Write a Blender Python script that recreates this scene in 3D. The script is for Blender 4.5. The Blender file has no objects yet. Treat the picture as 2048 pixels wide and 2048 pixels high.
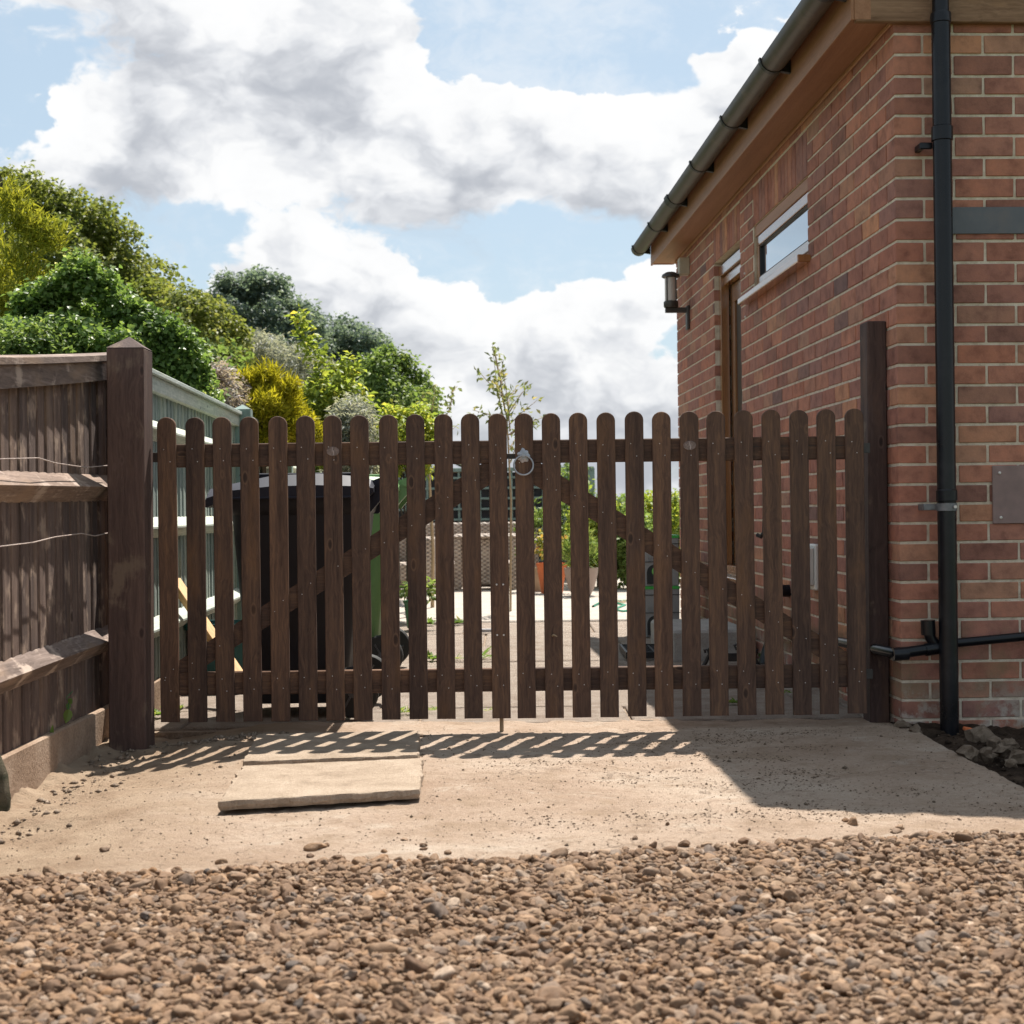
import bpy, math, random
import numpy as np
from mathutils import Vector, Matrix, Euler
R = math.radians
random.seed(7); rng = np.random.default_rng(11)
scene = bpy.context.scene
col = scene.collection

# ------------------------------------------------------------------ camera
CAM_H, FPX, ROLL = 0.80, 3000.0, 0.0125      # camera height, focal length in photo pixels (2048 wide), roll
cd = bpy.data.cameras.new("camera"); cam = bpy.data.objects.new("camera", cd); col.objects.link(cam)
cam.location = (0, 0, CAM_H); cam.rotation_euler = (R(90), ROLL, 0)
cd.sensor_width = 36; cd.lens = FPX / 2048 * 36; cd.clip_end = 3000; cd.clip_start = 0.05
cd.dof.use_dof = True; cd.dof.focus_distance = 5.6; cd.dof.aperture_fstop = 7.1
scene.camera = cam
scene.render.resolution_x = scene.render.resolution_y = 1024

# ------------------------------------------------------------------ world, sun, exposure
SUN_TO = Vector((0.175, 0.515, 1.0)).normalized()
world = bpy.data.worlds.new("World"); scene.world = world; world.cycles.sampling_method = 'MANUAL'; world.cycles.sample_map_resolution = 256; world.use_nodes = True
sd = bpy.data.lights.new("sun", 'SUN'); sd.energy = 5.0; sd.angle = R(0.5); sd.color = (1.0, 0.94, 0.85)
so = bpy.data.objects.new("sun", sd); col.objects.link(so)
so.rotation_euler = (-SUN_TO).to_track_quat('-Z', 'Y').to_euler(); so.location = (3, 8, 14)
vs = scene.view_settings
vs.view_transform = 'Standard'; vs.look = 'None'; vs.exposure = 0.95; vs.gamma = 1.0; vs.use_curve_mapping = False
scene.render.engine = 'CYCLES'
scene.cycles.use_denoising = True
scene.cycles.max_bounces = 7; scene.cycles.diffuse_bounces = 4; scene.cycles.transparent_max_bounces = 8
scene.cycles.sample_clamp_indirect = 6.0

class NT:
    """small helper to wire shader nodes"""
    def __init__(s, tree): s.t = tree; s.n = tree.nodes; s.l = tree.links
    def add(s, typ, props=None, **inp):
        nd = s.n.new(typ)
        for k, v in (props or {}).items(): setattr(nd, k, v)
        for k, v in inp.items():
            key = int(k[1:]) if k[0] == 'i' and k[1:].isdigit() else k.replace('_', ' ')
            s.put(nd.inputs[key], v)
        return nd
    def put(s, sock, v):
        if isinstance(v, bpy.types.Node): s.l.new(v.outputs[0], sock)
        elif isinstance(v, bpy.types.NodeSocket): s.l.new(v, sock)
        else:
            try: sock.default_value = v
            except Exception: sock.default_value = (*v, 1.0)
    def math(s, op, a, b=0.0, clamp=False): return s.add('ShaderNodeMath', {'operation': op, 'use_clamp': clamp}, i0=a, i1=b).outputs[0]
    def vmath(s, op, a, b=(0, 0, 0)): return s.add('ShaderNodeVectorMath', {'operation': op}, i0=a, i1=b).outputs[0]
    def smooth(s, v, a, b, c=0.0, d=1.0):
        return s.add('ShaderNodeMapRange', {'interpolation_type': 'SMOOTHSTEP'}, Value=v, From_Min=a, From_Max=b, To_Min=c, To_Max=d).outputs[0]
    def lin(s, v, a, b, c=0.0, d=1.0):
        return s.add('ShaderNodeMapRange', {'clamp': True}, Value=v, From_Min=a, From_Max=b, To_Min=c, To_Max=d).outputs[0]
    def mix(s, f, a, b, mode='MIX'):
        nd = s.n.new('ShaderNodeMix'); nd.data_type = 'RGBA'; nd.blend_type = mode
        s.put(nd.inputs[0], f); s.put(nd.inputs[6], a); s.put(nd.inputs[7], b); return nd.outputs[2]
    def noise(s, vec, scale, detail=4, rough=0.55, dist=0.0, lac=2.0):
        return s.add('ShaderNodeTexNoise', None, Vector=vec, Scale=scale, Detail=detail, Roughness=rough, Distortion=dist, Lacunarity=lac).outputs[0]
    def vor(s, vec, scale, feat='F1', out=0, rand=1.0):
        return s.add('ShaderNodeTexVoronoi', {'feature': feat}, Vector=vec, Scale=scale, Randomness=rand).outputs[out]
    def ramp(s, f, stops, interp='LINEAR'):
        nd = s.n.new('ShaderNodeValToRGB'); cr = nd.color_ramp; cr.interpolation = interp
        while len(cr.elements) > 1: cr.elements.remove(cr.elements[-1])
        cr.elements[0].position = stops[0][0]; cr.elements[0].color = (*stops[0][1], 1)
        for p, c in stops[1:]:
            e = cr.elements.new(p); e.color = (*c, 1)
        s.put(nd.inputs[0], f); return nd.outputs[0]

# sky: Nishita daylight with cumulus laid over it by direction
w = NT(world.node_tree); w.n.clear()
tc = w.add('ShaderNodeTexCoord'); dirv = w.vmath('NORMALIZE', tc.outputs['Generated'])
sky = w.add('ShaderNodeTexSky', {'sky_type': 'NISHITA', 'sun_disc': False, 'sun_elevation': math.asin(SUN_TO.z),
            'sun_rotation': math.atan2(SUN_TO.x, SUN_TO.y), 'air_density': 1.0, 'dust_density': 1.6, 'ozone_density': 1.0, 'altitude': 50})
FLAT = 1.55
def dirpx(x, y):
    d = Vector(((x - 1024) / FPX, 1.0, (1024 - y) / FPX)).normalized(); return (d.x, d.y, d.z * FLAT)
HEAPS = [  # photo x, y, radius, weight : cumulus heaps, each white on top and grey below
 (1050, 265, .060, .34), (1205, 315, .058, .34), (890, 285, .075, .32), (715, 215, .070, .30), (1300, 375, .045, .28), (1060, 395, .085, .22), (370, -70, .130, .38), (520, 190, .085, .28), (620, 60, .075, .26),
 (125, 305, .070, .34), (300, 300, .07, .24), (560, 545, .050, .30), (690, 575, .065, .32), (810, 640, .060, .30), (930, 690, .055, .28), (1200, 625, .060, .32), (1070, 705, .050, .26), (1010, 815, .090, .28), (1240, 790, .080, .28), (700, 380, .08, .22), (480, 400, .06, .22), (430, 620, .04, .22), (1330, 260, .04, .24), (1410, 140, .050, .38)]
GAPS = [(1080, 85, .070, -.40), (1265, 110, .048, -.42), (940, 40, .045, -.25), (375, 470, .044, -.40), (40, 445, .045, -.34), (990, 530, .045, -.42), (1140, 520, .040, -.42), (250, 600, .055, -.24), (18, 205, .022, -.30), (790, 470, .03, -.16)]
flatv = w.vmath('MULTIPLY', dirv, (1, 1, FLAT))
wob = w.add('ShaderNodeTexNoise', None, Vector=flatv, Scale=10.0, Detail=4, Roughness=.58).outputs[1]
fv = w.vmath('ADD', flatv, w.vmath('MULTIPLY', w.vmath('SUBTRACT', wob, (.5, .5, .5)), (.100, .100, .075)))
sep = w.add('ShaderNodeSeparateXYZ', None, i0=fv).outputs['Z']
low = w.noise(fv, 6.5, 2, .5); curl = w.noise(fv, 42.0, 7, .64); cell = w.vor(fv, 40.0)
def madd(x, y, z): return w.add('ShaderNodeMath', {'operation': 'MULTIPLY_ADD'}, i0=x, i1=y, i2=z).outputs[0]
hw_, hz_ = 0.0, 0.0
for x, y, r, a in HEAPS:
    c = dirpx(x, y)
    wi = w.smooth(w.add('ShaderNodeVectorMath', {'operation': 'DISTANCE'}, i0=fv, i1=c).outputs['Value'], r * 1.45, 0.0, 0.0, a)
    hw_ = w.math('ADD', hw_, wi); hz_ = madd(wi, madd(sep, 1 / r, -c[2] / r), hz_)
gap = 0.0
for x, y, r, a in GAPS:
    gap = w.math('ADD', gap, w.smooth(w.add('ShaderNodeVectorMath', {'operation': 'DISTANCE'}, i0=fv, i1=dirpx(x, y)).outputs['Value'], r * 1.5, 0.0, 0.0, a))
dens = w.math('ADD', w.math('ADD', low, hw_), gap)
dens = w.math('ADD', dens, w.smooth(w.add('ShaderNodeSeparateXYZ', None, i0=dirv).outputs['Z'], .15, .04, 0, .25))   # heaps close up towards the horizon
dens = madd(w.math('SUBTRACT', .45, cell), .19, madd(w.math('SUBTRACT', curl, .5), .48, dens))
rel = w.math('DIVIDE', hz_, w.math('ADD', hw_, .05))          # height inside the heap, -1 base .. 1 top
soft = w.lin(rel, -.5, .35, .24, .055)                        # crisp tops, soft ragged bases
cover = w.smooth(w.math('DIVIDE', w.math('SUBTRACT', dens, .54), soft), 0.0, 1.0)
lump = w.noise(fv, 15.0, 5, .55)
sh = madd(w.math('SUBTRACT', lump, .5), 2.0, madd(rel, -.85, madd(dens, .42, -.36)))
sh = madd(w.math('SUBTRACT', cell, .42), .35, sh)
shade = w.smooth(sh, -.48, .66)
CW = .535
ccol = w.ramp(shade, [(0.0, (9.9 * CW,) * 3), (.30, (9.5 * CW, 9.52 * CW, 9.55 * CW)), (.62, (7.7 * CW, 7.85 * CW, 8.15 * CW)), (1.0, (4.9 * CW, 5.12 * CW, 5.6 * CW))])
blue = w.mix(.72, sky.outputs[0], (2.62, 3.28, 3.72))
thin = w.math('MULTIPLY', w.smooth(madd(curl, .35, madd(low, .65, 0.0)), .42, .64), .42)       # thin torn veil in the gaps
skyc = w.mix(w.math('MULTIPLY', w.math('MAXIMUM', cover, thin), .97), blue, ccol)
bg = w.add('ShaderNodeBackground', None, Color=skyc, Strength=0.10)
w.l.new(bg.outputs[0], w.add('ShaderNodeOutputWorld').inputs[0])

# ------------------------------------------------------------------ pixel helpers (photo pixels -> metres)
def uv(x, y):
    u, v = x - 1024, y - 1024
    return u - ROLL * v, v + ROLL * u
def P(x, y, Y):
    u, v = uv(x, y); return Vector((u / FPX * Y, Y, CAM_H - v / FPX * Y))
def G(x, y, z=0.0):
    u, v = uv(x, y); Y = (CAM_H - z) * FPX / v; return Vector((u / FPX * Y, Y, z))

# ------------------------------------------------------------------ mesh helpers
class MB:
    def __init__(s): s.v = []; s.f = []
    def add(s, vs, fs):
        b = len(s.v); s.v += [tuple(p) for p in vs]; s.f += [tuple(i + b for i in f) for f in fs]
    def box(s, x0, x1, y0, y1, z0, z1, c=0.0):
        if c <= 0:
            vs = [(x, y, z) for z in (z0, z1) for y in (y0, y1) for x in (x0, x1)]
            s.add(vs, [(0, 2, 3, 1), (4, 5, 7, 6), (0, 1, 5, 4), (2, 6, 7, 3), (0, 4, 6, 2), (1, 3, 7, 5)]); return
        m = [((x0 + x1) / 2, (x1 - x0) / 2), ((y0 + y1) / 2, (y1 - y0) / 2), ((z0 + z1) / 2, (z1 - z0) / 2)]
        vs = []; ix = {}
        for sx in (-1, 1):
            for sy in (-1, 1):
                for sz in (-1, 1):
                    for ax in range(3):
                        q = []
                        for k, sg in enumerate((sx, sy, sz)):
                            q.append(m[k][0] + sg * (m[k][1] - (0 if k == ax else c)))
                        ix[(sx, sy, sz, ax)] = len(vs); vs.append(q)
        fs = []
        for ax in range(3):
            a, b = [k for k in range(3) if k != ax]
            for sg in (-1, 1):
                quad = []
                for p, q in ((-1, -1), (1, -1), (1, 1), (-1, 1)):
                    k = [0, 0, 0]; k[ax] = sg; k[a] = p; k[b] = q; quad.append(ix[(*k, ax)])
                flip = (sg > 0) == (ax == 1)
                fs.append(tuple(quad[::-1]) if flip else tuple(quad))
            for p in (-1, 1):
                for q in (-1, 1):      # chamfer along ax
                    k0 = [0, 0, 0]; k0[ax] = -1; k0[a] = p; k0[b] = q
                    k1 = list(k0); k1[ax] = 1
                    f = [ix[(*k0, a)], ix[(*k1, a)], ix[(*k1, b)], ix[(*k0, b)]]
                    fs.append(tuple(f))
        for sx in (-1, 1):
            for sy in (-1, 1):
                for sz in (-1, 1): fs.append((ix[(sx, sy, sz, 0)], ix[(sx, sy, sz, 1)], ix[(sx, sy, sz, 2)]))
        s.add(vs, fs)
    def tube(s, pts, rad, n=8, caps=True, flat=1.0):
        pts = [Vector(p) for p in pts]
        if not hasattr(rad, '__len__'): rad = [rad] * len(pts)
        rings = []; up = None
        for i, p in enumerate(pts):
            t = (pts[min(i + 1, len(pts) - 1)] - pts[max(i - 1, 0)]).normalized()
            if up is None:
                up = Vector((0, 0, 1)) if abs(t.z) < .9 else Vector((1, 0, 0))
            a = t.cross(up).normalized(); b = a.cross(t).normalized(); up = b
            rings.append([p + (a * math.cos(k * 2 * math.pi / n) + b * math.sin(k * 2 * math.pi / n) * flat) * rad[i] for k in range(n)])
        vs = [q for r in rings for q in r]
        fs = [(i * n + k, i * n + (k + 1) % n, (i + 1) * n + (k + 1) % n, (i + 1) * n + k) for i in range(len(pts) - 1) for k in range(n)]
        if caps: fs += [tuple(range(n))[::-1], tuple((len(pts) - 1) * n + k for k in range(n))]
        s.add(vs, fs)
    def lathe(s, prof, n=24, c=(0, 0, 0), axis='z'):
        vs = []
        for r, z in prof:
            for k in range(n):
                a = k * 2 * math.pi / n; x, y = r * math.cos(a), r * math.sin(a)
                vs.append((c[0] + x, c[1] + y, c[2] + z) if axis == 'z' else ((c[0] + x, c[1] + z, c[2] + y) if axis == 'y' else (c[0] + z, c[1] + x, c[2] + y)))
        fs = [(i * n + k, i * n + (k + 1) % n, (i + 1) * n + (k + 1) % n, (i + 1) * n + k) for i in range(len(prof) - 1) for k in range(n)]
        fs += [tuple(range(n))[::-1], tuple((len(prof) - 1) * n + k for k in range(n))]
        s.add(vs, fs)
    def loft(s, rings, caps=True):
        n = len(rings[0]); vs = [p for r in rings for p in r]
        fs = [(i * n + k, i * n + (k + 1) % n, (i + 1) * n + (k + 1) % n, (i + 1) * n + k) for i in range(len(rings) - 1) for k in range(n)]
        if caps: fs += [tuple(range(n))[::-1], tuple((len(rings) - 1) * n + k for k in range(n))]
        s.add(vs, fs)
    def prism(s, poly, a, b, f):
        """poly: 2-d points, f(p, q, t) -> xyz at t = a and b"""
        n = len(poly); vs = [f(p, q, a) for p, q in poly] + [f(p, q, b) for p, q in poly]
        s.add(vs, [tuple(range(n))[::-1], tuple(range(n, 2 * n))] + [(k, (k + 1) % n, n + (k + 1) % n, n + k) for k in range(n)])
    def mesh(s, name, m=None, smooth=False):
        me = bpy.data.meshes.new(name); me.from_pydata([tuple(p) for p in s.v], [], s.f)
        if m: me.materials.append(m)
        if smooth: me.shade_smooth()
        me.validate(); me.update()
        fix_normals(me); return me
    def build(s, name, m, parent=None, loc=None, rot=None, smooth=False):
        return put(name, s.mesh(name, m, smooth), parent, loc, rot)
def fix_normals(me):
    import bmesh
    bm = bmesh.new(); bm.from_mesh(me); bmesh.ops.recalc_face_normals(bm, faces=bm.faces); bm.to_mesh(me); bm.free()
def put(name, me, parent=None, loc=None, rot=None, scale=None):
    o = bpy.data.objects.new(name, me); col.objects.link(o)
    if parent is not None: o.parent = parent
    if loc is not None: o.location = loc
    if rot is not None: o.rotation_euler = rot
    if scale is not None: o.scale = scale
    return o
def tag(o, label, cat, group=None):
    o['label'] = label; o['category'] = cat
    if group: o['group'] = group
    return o
def thing(name, label, cat, loc=(0, 0, 0), rz=0.0, group=None):
    o = bpy.data.objects.new(name, None); col.objects.link(o); o.empty_display_size = .1
    o.location = loc; o.rotation_euler = (0, 0, rz); return tag(o, label, cat, group)
def structure(o): o['kind'] = 'structure'; return o
def stuff(o): o['kind'] = 'stuff'; return o
def smooth_angle(o, deg=40):
    me = o.data; me.shade_smooth()
    try: me.set_sharp_from_angle(angle=R(deg))
    except Exception: pass
    return o
def rrect(x0, x1, y0, y1, r, z, n=4):
    out = []
    for cx, cy, a0 in ((x1 - r, y1 - r, 0), (x0 + r, y1 - r, 90), (x0 + r, y0 + r, 180), (x1 - r, y0 + r, 270)):
        for k in range(n + 1):
            a = R(a0 + 90 * k / n); out.append((cx + r * math.cos(a), cy + r * math.sin(a), z))
    return out
_perm = rng.random((64, 64, 8))
def vnoise(x, y, k=0):
    xi = np.floor(x).astype(int); yi = np.floor(y).astype(int); fx = x - xi; fy = y - yi
    fx = fx * fx * (3 - 2 * fx); fy = fy * fy * (3 - 2 * fy); t = _perm[:, :, k % 8]
    g = lambda a, b: t[a % 64, b % 64]
    return (g(xi, yi) * (1 - fx) + g(xi + 1, yi) * fx) * (1 - fy) + (g(xi, yi + 1) * (1 - fx) + g(xi + 1, yi + 1) * fx) * fy - .5
def fbm(x, y, oct=5, rough=.55, k=0):
    x = np.asarray(x, float); y = np.asarray(y, float); s = 0; a = 1.0
    for i in range(oct):
        s = s + a * vnoise(x * 2 ** i + 13.7 * i, y * 2 ** i + 7.3 * i, k + i); a *= rough
    return s
def grid(name, xs, ys, zf, m, smooth=True):
    X, Y = np.meshgrid(xs, ys); Z = zf(X, Y); nx, ny = len(xs), len(ys)
    me = bpy.data.meshes.new(name)
    V = np.stack([X, Y, Z], -1).reshape(-1, 3)
    i = np.arange(nx * ny).reshape(ny, nx); F = np.stack([i[:-1, :-1], i[:-1, 1:], i[1:, 1:], i[1:, :-1]], -1).reshape(-1, 4)
    raw_mesh(me, V, F); me.materials.append(m)
    if smooth: me.shade_smooth()
    return put(name, me)
def raw_mesh(me, V, F):
    """numpy verts (n,3), faces (m,k) -> mesh"""
    k = F.shape[1]
    me.vertices.add(len(V)); me.vertices.foreach_set('co', V.astype(np.float32).ravel())
    me.loops.add(F.size); me.loops.foreach_set('vertex_index', F.astype(np.int32).ravel())
    me.polygons.add(len(F)); me.polygons.foreach_set('loop_start', np.arange(0, F.size, k, dtype=np.int32))
    me.update(calc_edges=True)
# ------------------------------------------------------------------ materials
MATS = {}
def newmat(name):
    m = bpy.data.materials.new(name); m.use_nodes = True; n = NT(m.node_tree); n.n.clear()
    out = n.add('ShaderNodeOutputMaterial'); MATS[name] = m; return m, n, out
def objco(n, jitter=True):
    t = n.add('ShaderNodeTexCoord').outputs['Object']
    if jitter:
        r = n.add('ShaderNodeObjectInfo').outputs['Random']
        t = n.vmath('ADD', t, n.add('ShaderNodeCombineXYZ', None, X=n.math('MULTIPLY', r, 37.0), Y=n.math('MULTIPLY', r, 71.0), Z=n.math('MULTIPLY', r, 53.0)).outputs[0])
    return t
def princ(n, out, c, rough=.7, bump=None, bdist=.002, bstr=1.0, spec=.3, metal=0.0, **kw):
    b = n.add('ShaderNodeBsdfPrincipled'); n.put(b.inputs['Base Color'], c); n.put(b.inputs['Roughness'], rough)
    n.put(b.inputs['Metallic'], metal); n.put(b.inputs['Specular IOR Level'], spec)
    for k, v in kw.items(): n.put(b.inputs[k.replace('_', ' ')], v)
    if bump is not None:
        n.l.new(n.add('ShaderNodeBump', None, Height=bump, Distance=bdist, Strength=bstr).outputs[0], b.inputs['Normal'])
    n.l.new(b.outputs[0], out.inputs[0]); return b
def wood(name, dark, mid, light, axis='z', grain=60.0, rough=.75, knots=True, wear=None, wearamt=.0, bump=.0012, spec=.25, **kw):
    m, n, out = newmat(name); co = objco(n)
    st = {'x': (.05, 1, 1), 'y': (1, .05, 1), 'z': (1, 1, .05)}[axis]
    g = n.vmath('MULTIPLY', co, st)
    wob = n.noise(co, 5, 2)
    fine = n.noise(n.vmath('ADD', g, n.add('ShaderNodeCombineXYZ', None, X=n.math('MULTIPLY', wob, .06), Y=n.math('MULTIPLY', wob, .06)).outputs[0]), grain * 2.4, 5, .65)
    broad = n.noise(g, grain * .45, 3, .5)
    c = n.ramp(n.math('ADD', n.math('MULTIPLY', fine, .55), n.math('MULTIPLY', broad, .45)), [(.34, dark), (.5, mid), (.68, light)])
    rnd = n.add('ShaderNodeObjectInfo').outputs['Random']
    c = n.mix(1.0, c, n.ramp(rnd, [(0, (.80, .80, .82)), (.5, (1, .98, .96)), (1, (1.22, 1.16, 1.08))]), 'MULTIPLY')
    if knots:
        kv = n.vor(n.vmath('MULTIPLY', co, {'x': (.45, 1, 1), 'y': (1, .45, 1), 'z': (1, 1, .45)}[axis]), 10.5)
        c = n.mix(n.math('MULTIPLY', n.smooth(kv, .105, .05), .75), c, tuple(x * .55 for x in dark)); c = n.mix(n.math('MULTIPLY', n.math('MULTIPLY', n.smooth(kv, .14, .11), n.smooth(kv, .085, .105)), .5), c, light)
        warm = n.noise(n.vmath('MULTIPLY', co, {'x': (.3, 1, 1), 'y': (1, .3, 1), 'z': (1, 1, .3)}[axis]), 7.5, 4, .6)
        c = n.mix(n.math('MULTIPLY', n.smooth(warm, .52, .72), .55), c, (light[0] * 1.05, light[1] * .92, light[2] * .72))
    if wear is not None:
        wv = n.math('ADD', n.noise(co, 7, 4, .6), n.math('MULTIPLY', fine, .25))
        c = n.mix(n.smooth(wv, .72 - wearamt * .3, .86 - wearamt * .3), c, wear)
    princ(n, out, c, rough, n.math('ADD', fine, n.math('MULTIPLY', broad, .4)), bump, .9, spec, **kw); return m
def plain(name, c, rough=.6, var=.15, scale=14.0, spec=.4, metal=0.0, bump=.0, dirt=None, dirtamt=.3, **kw):
    m, n, out = newmat(name); co = objco(n)
    v = n.noise(co, scale, 5, .6)
    cc = n.mix(1.0, c, n.ramp(v, [(.3, (1 - var,) * 3), (.7, (1 + var,) * 3)]), 'MULTIPLY')
    if dirt is not None: cc = n.mix(n.math('MULTIPLY', n.smooth(n.noise(co, scale * .5, 6, .7), .5, .72), dirtamt), cc, dirt)
    fine = n.noise(co, scale * 12, 3, .6)
    princ(n, out, cc, n.lin(v, .2, .8, max(rough - .08, .02), min(rough + .08, 1)), fine if bump else None, bump or .001, 1.0, spec, metal, **kw); return m

# stained gate timber, fence timbers
C_D, C_M, C_L = (.048, .028, .021), (.096, .055, .039), (.175, .098, .058)
M_picket = wood('gate_timber_upright', C_D, C_M, C_L, 'z')
M_rail = wood('gate_timber_rail', C_D, C_M, C_L, 'x')
M_post = wood('gate_post_timber', (.050, .031, .027), (.088, .054, .046), (.135, .085, .069), 'z', 45, wear=(.16, .11, .08), wearamt=.05)
M_fboard = wood('brown_fence_board', (.058, .040, .034), (.110, .077, .066), (.20, .148, .125), 'z', 70, .85, wear=(.30, .22, .17), wearamt=.2, bump=.002)
M_frail = wood('brown_fence_rail', (.10, .072, .060), (.18, .135, .115), (.29, .225, .195), 'y', 50, .85, wear=(.38, .30, .25), wearamt=.2)
M_gboard = wood('sage_fence_board', (.13, .17, .155), (.24, .29, .265), (.40, .45, .41), 'z', 70, .85, bump=.002)
M_grail = wood('sage_fence_rail', (.26, .30, .28), (.40, .45, .42), (.58, .62, .58), 'y', 50, .85)
M_gpost = plain('sage_fence_post_paint', (.20, .27, .25), .8, .2)
M_trellis = plain('sage_trellis_paint', (.19, .255, .235), .75, .2)
M_trellis_back = plain('trellis_dark_backing', (.035, .034, .04), .9, .2)
M_newwood = wood('fresh_pine', (.42, .24, .10), (.58, .36, .17), (.68, .46, .24), 'z', 40, .7)
M_clad = wood('weathered_cladding', (.14, .075, .042), (.24, .14, .085), (.34, .21, .13), 'x', 40, .8)
M_fascia = wood('oak_effect_fascia', (.25, .118, .060), (.31, .152, .082), (.37, .19, .108), 'y', 60, .5, knots=False, bump=.0003)
M_frame = wood('oak_effect_frame', (.20, .085, .030), (.29, .125, .045), (.36, .17, .07), 'z', 60, .24, knots=False, bump=.0002, spec=.5, Coat_Weight=.8, Coat_Roughness=.12)

# brick and mortar
def brick_mat():
    m, n, out = newmat('red_brick'); co = objco(n)
    geo = n.add('ShaderNodeNewGeometry').outputs['Position']
    at = n.add('ShaderNodeAttribute', {'attribute_name': 'rnd'}).outputs['Fac']
    r = n.math('FRACT', n.math('ADD', n.add('ShaderNodeObjectInfo').outputs['Random'], at))
    base = n.ramp(r, [(0, (0.229, 0.112, 0.086)), (.16, (0.360, 0.147, 0.101)), (.34, (0.312, 0.142, 0.109)), (.5, (0.433, 0.187, 0.121)), (.62, (0.283, 0.142, 0.117)), (.76, (0.398, 0.161, 0.103)), (.86, (0.344, 0.191, 0.134)), (.93, (0.506, 0.237, 0.134)), (1, (0.187, 0.112, 0.101))])
    blot = n.noise(geo, 16, 5, .62); speck = n.noise(geo, 380, 2, .6)
    c = n.mix(1.0, base, n.ramp(blot, [(.28, (.62, .60, .62)), (.5, (1, 1, 1)), (.75, (1.28, 1.22, 1.15))]), 'MULTIPLY')
    c = n.mix(n.math('MULTIPLY', n.smooth(speck, .62, .75), .35), c, (.50, .30, .22))
    z = n.add('ShaderNodeSeparateXYZ', None, i0=geo).outputs['Z']
    low = n.math('MULTIPLY', n.smooth(z, .62, .05), n.smooth(n.noise(geo, 5.5, 5, .65), .40, .62))
    c = n.mix(n.math('MULTIPLY', low, .72), c, (.20, .155, .085))
    foot = n.math('MULTIPLY', n.smooth(z, .20, .02), n.smooth(n.noise(geo, 11, 5, .7), .46, .62))
    c = n.mix(n.math('MULTIPLY', foot, .8), c, (.42, .36, .31))
    princ(n, out, c, .88, n.math('ADD', n.math('MULTIPLY', speck, .5), n.noise(geo, 60, 4, .6)), .0022, 1.0, .2); return m
M_brick = brick_mat()
def mortar_mat():
    m, n, out = newmat('sand_mortar'); co = objco(n, False)
    c = n.ramp(n.noise(co, 22, 6, .65), [(.3, (.46, .37, .28)), (.5, (.64, .545, .43)), (.72, (.74, .655, .545))])
    princ(n, out, c, .95, n.noise(co, 160, 4, .7), .004, 1.0, .1); return m
M_mortar = mortar_mat()

def concrete_mat():
    m, n, out = newmat('dusty_concrete'); co = objco(n, False)
    big = n.noise(co, 1.3, 5, .6); med = n.noise(co, 7, 6, .66); st = n.noise(n.vmath('MULTIPLY', co, (1, 2.0, 1)), 30, 9, .78); gr = n.noise(n.vmath('MULTIPLY', co, (1, 1.6, 1)), 75, 6, .8)
    c = n.ramp(big, [(.30, (.355, .250, .180)), (.5, (.455, .342, .260)), (.7, (.525, .422, .335))])
    c = n.mix(n.math('MULTIPLY', n.smooth(med, .50, .70), .68), c, (.30, .21, .145))
    c = n.mix(n.math('MULTIPLY', n.smooth(st, .57, .70), .80), c, (.165, .115, .075)); c = n.mix(n.math('MULTIPLY', n.smooth(gr, .54, .66), .62), c, (.19, .135, .092)); c = n.mix(n.math('MULTIPLY', n.smooth(gr, .45, .34), .55), c, (.60, .50, .41))
    c = n.mix(n.math('MULTIPLY', n.smooth(st, .40, .28), .55), c, (.52, .45, .37))
    crack = n.add('ShaderNodeTexVoronoi', {'feature': 'DISTANCE_TO_EDGE'}, Vector=n.vmath('ADD', co, n.add('ShaderNodeTexNoise', None, Vector=co, Scale=4.0, Detail=4).outputs[1]), Scale=.8).outputs[0]
    c = n.mix(n.math('MULTIPLY', n.smooth(crack, .006, .001), .55), c, (.15, .11, .08))
    drift = n.noise(n.vmath('MULTIPLY', co, (1, 1.7, 1)), 3.2, 6, .68, .8)
    c = n.mix(n.math('MULTIPLY', n.smooth(drift, .53, .66), .6), c, (.34, .245, .17))
    c = n.mix(n.math('MULTIPLY', n.smooth(drift, .44, .33), .5), c, (.56, .475, .39))
    x = n.add('ShaderNodeSeparateXYZ', None, i0=co)
    leftd = n.math('MULTIPLY', n.smooth(n.math('ADD', x.outputs['X'], n.math('MULTIPLY', big, .5)), -.35, -.95), .9)
    c = n.mix(leftd, c, n.ramp(med, [(.3, (.27, .185, .122)), (.7, (.44, .335, .24))]))
    b = n.math('ADD', n.math('MULTIPLY', st, .8), n.noise(co, 120, 5, .75))
    princ(n, out, c, .95, b, .011, 1.0, .12); return m
M_conc = concrete_mat()
def slabstone(name, c0, c1, c2, sc=9.0, bd=.003, stain=(.3, .25, .2)):
    m, n, out = newmat(name); co = objco(n)
    c = n.ramp(n.noise(co, sc, 6, .62, .6), [(.3, c0), (.5, c1), (.72, c2)])
    c = n.mix(n.math('MULTIPLY', n.smooth(n.noise(n.vmath('MULTIPLY', co, (1, 3, 1)), sc * 3, 6, .7), .56, .72), .45), c, stain)
    fg = n.noise(co, sc * 18, 5, .75)
    c = n.mix(1.0, c, n.ramp(fg, [(.32, (.76, .74, .72)), (.5, (1, 1, 1)), (.68, (1.2, 1.2, 1.2))]), 'MULTIPLY')
    princ(n, out, c, .9, n.math('ADD', n.noise(co, sc * 11, 6, .7), fg), bd, 1.0, .15); return m
M_flag = slabstone('riven_sandstone', (.27, .205, .15), (.365, .285, .215), (.43, .345, .268), 6.5, .006, (.20, .15, .11))
M_patio = slabstone('old_patio_slab', (.30, .235, .19), (.385, .315, .262), (.45, .385, .325), 9.0, .014, (.17, .125, .095))
M_pale = slabstone('pale_patio_concrete', (.36, .315, .275), (.415, .37, .325), (.46, .415, .37), 5.0, .005, (.32, .27, .22))
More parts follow.
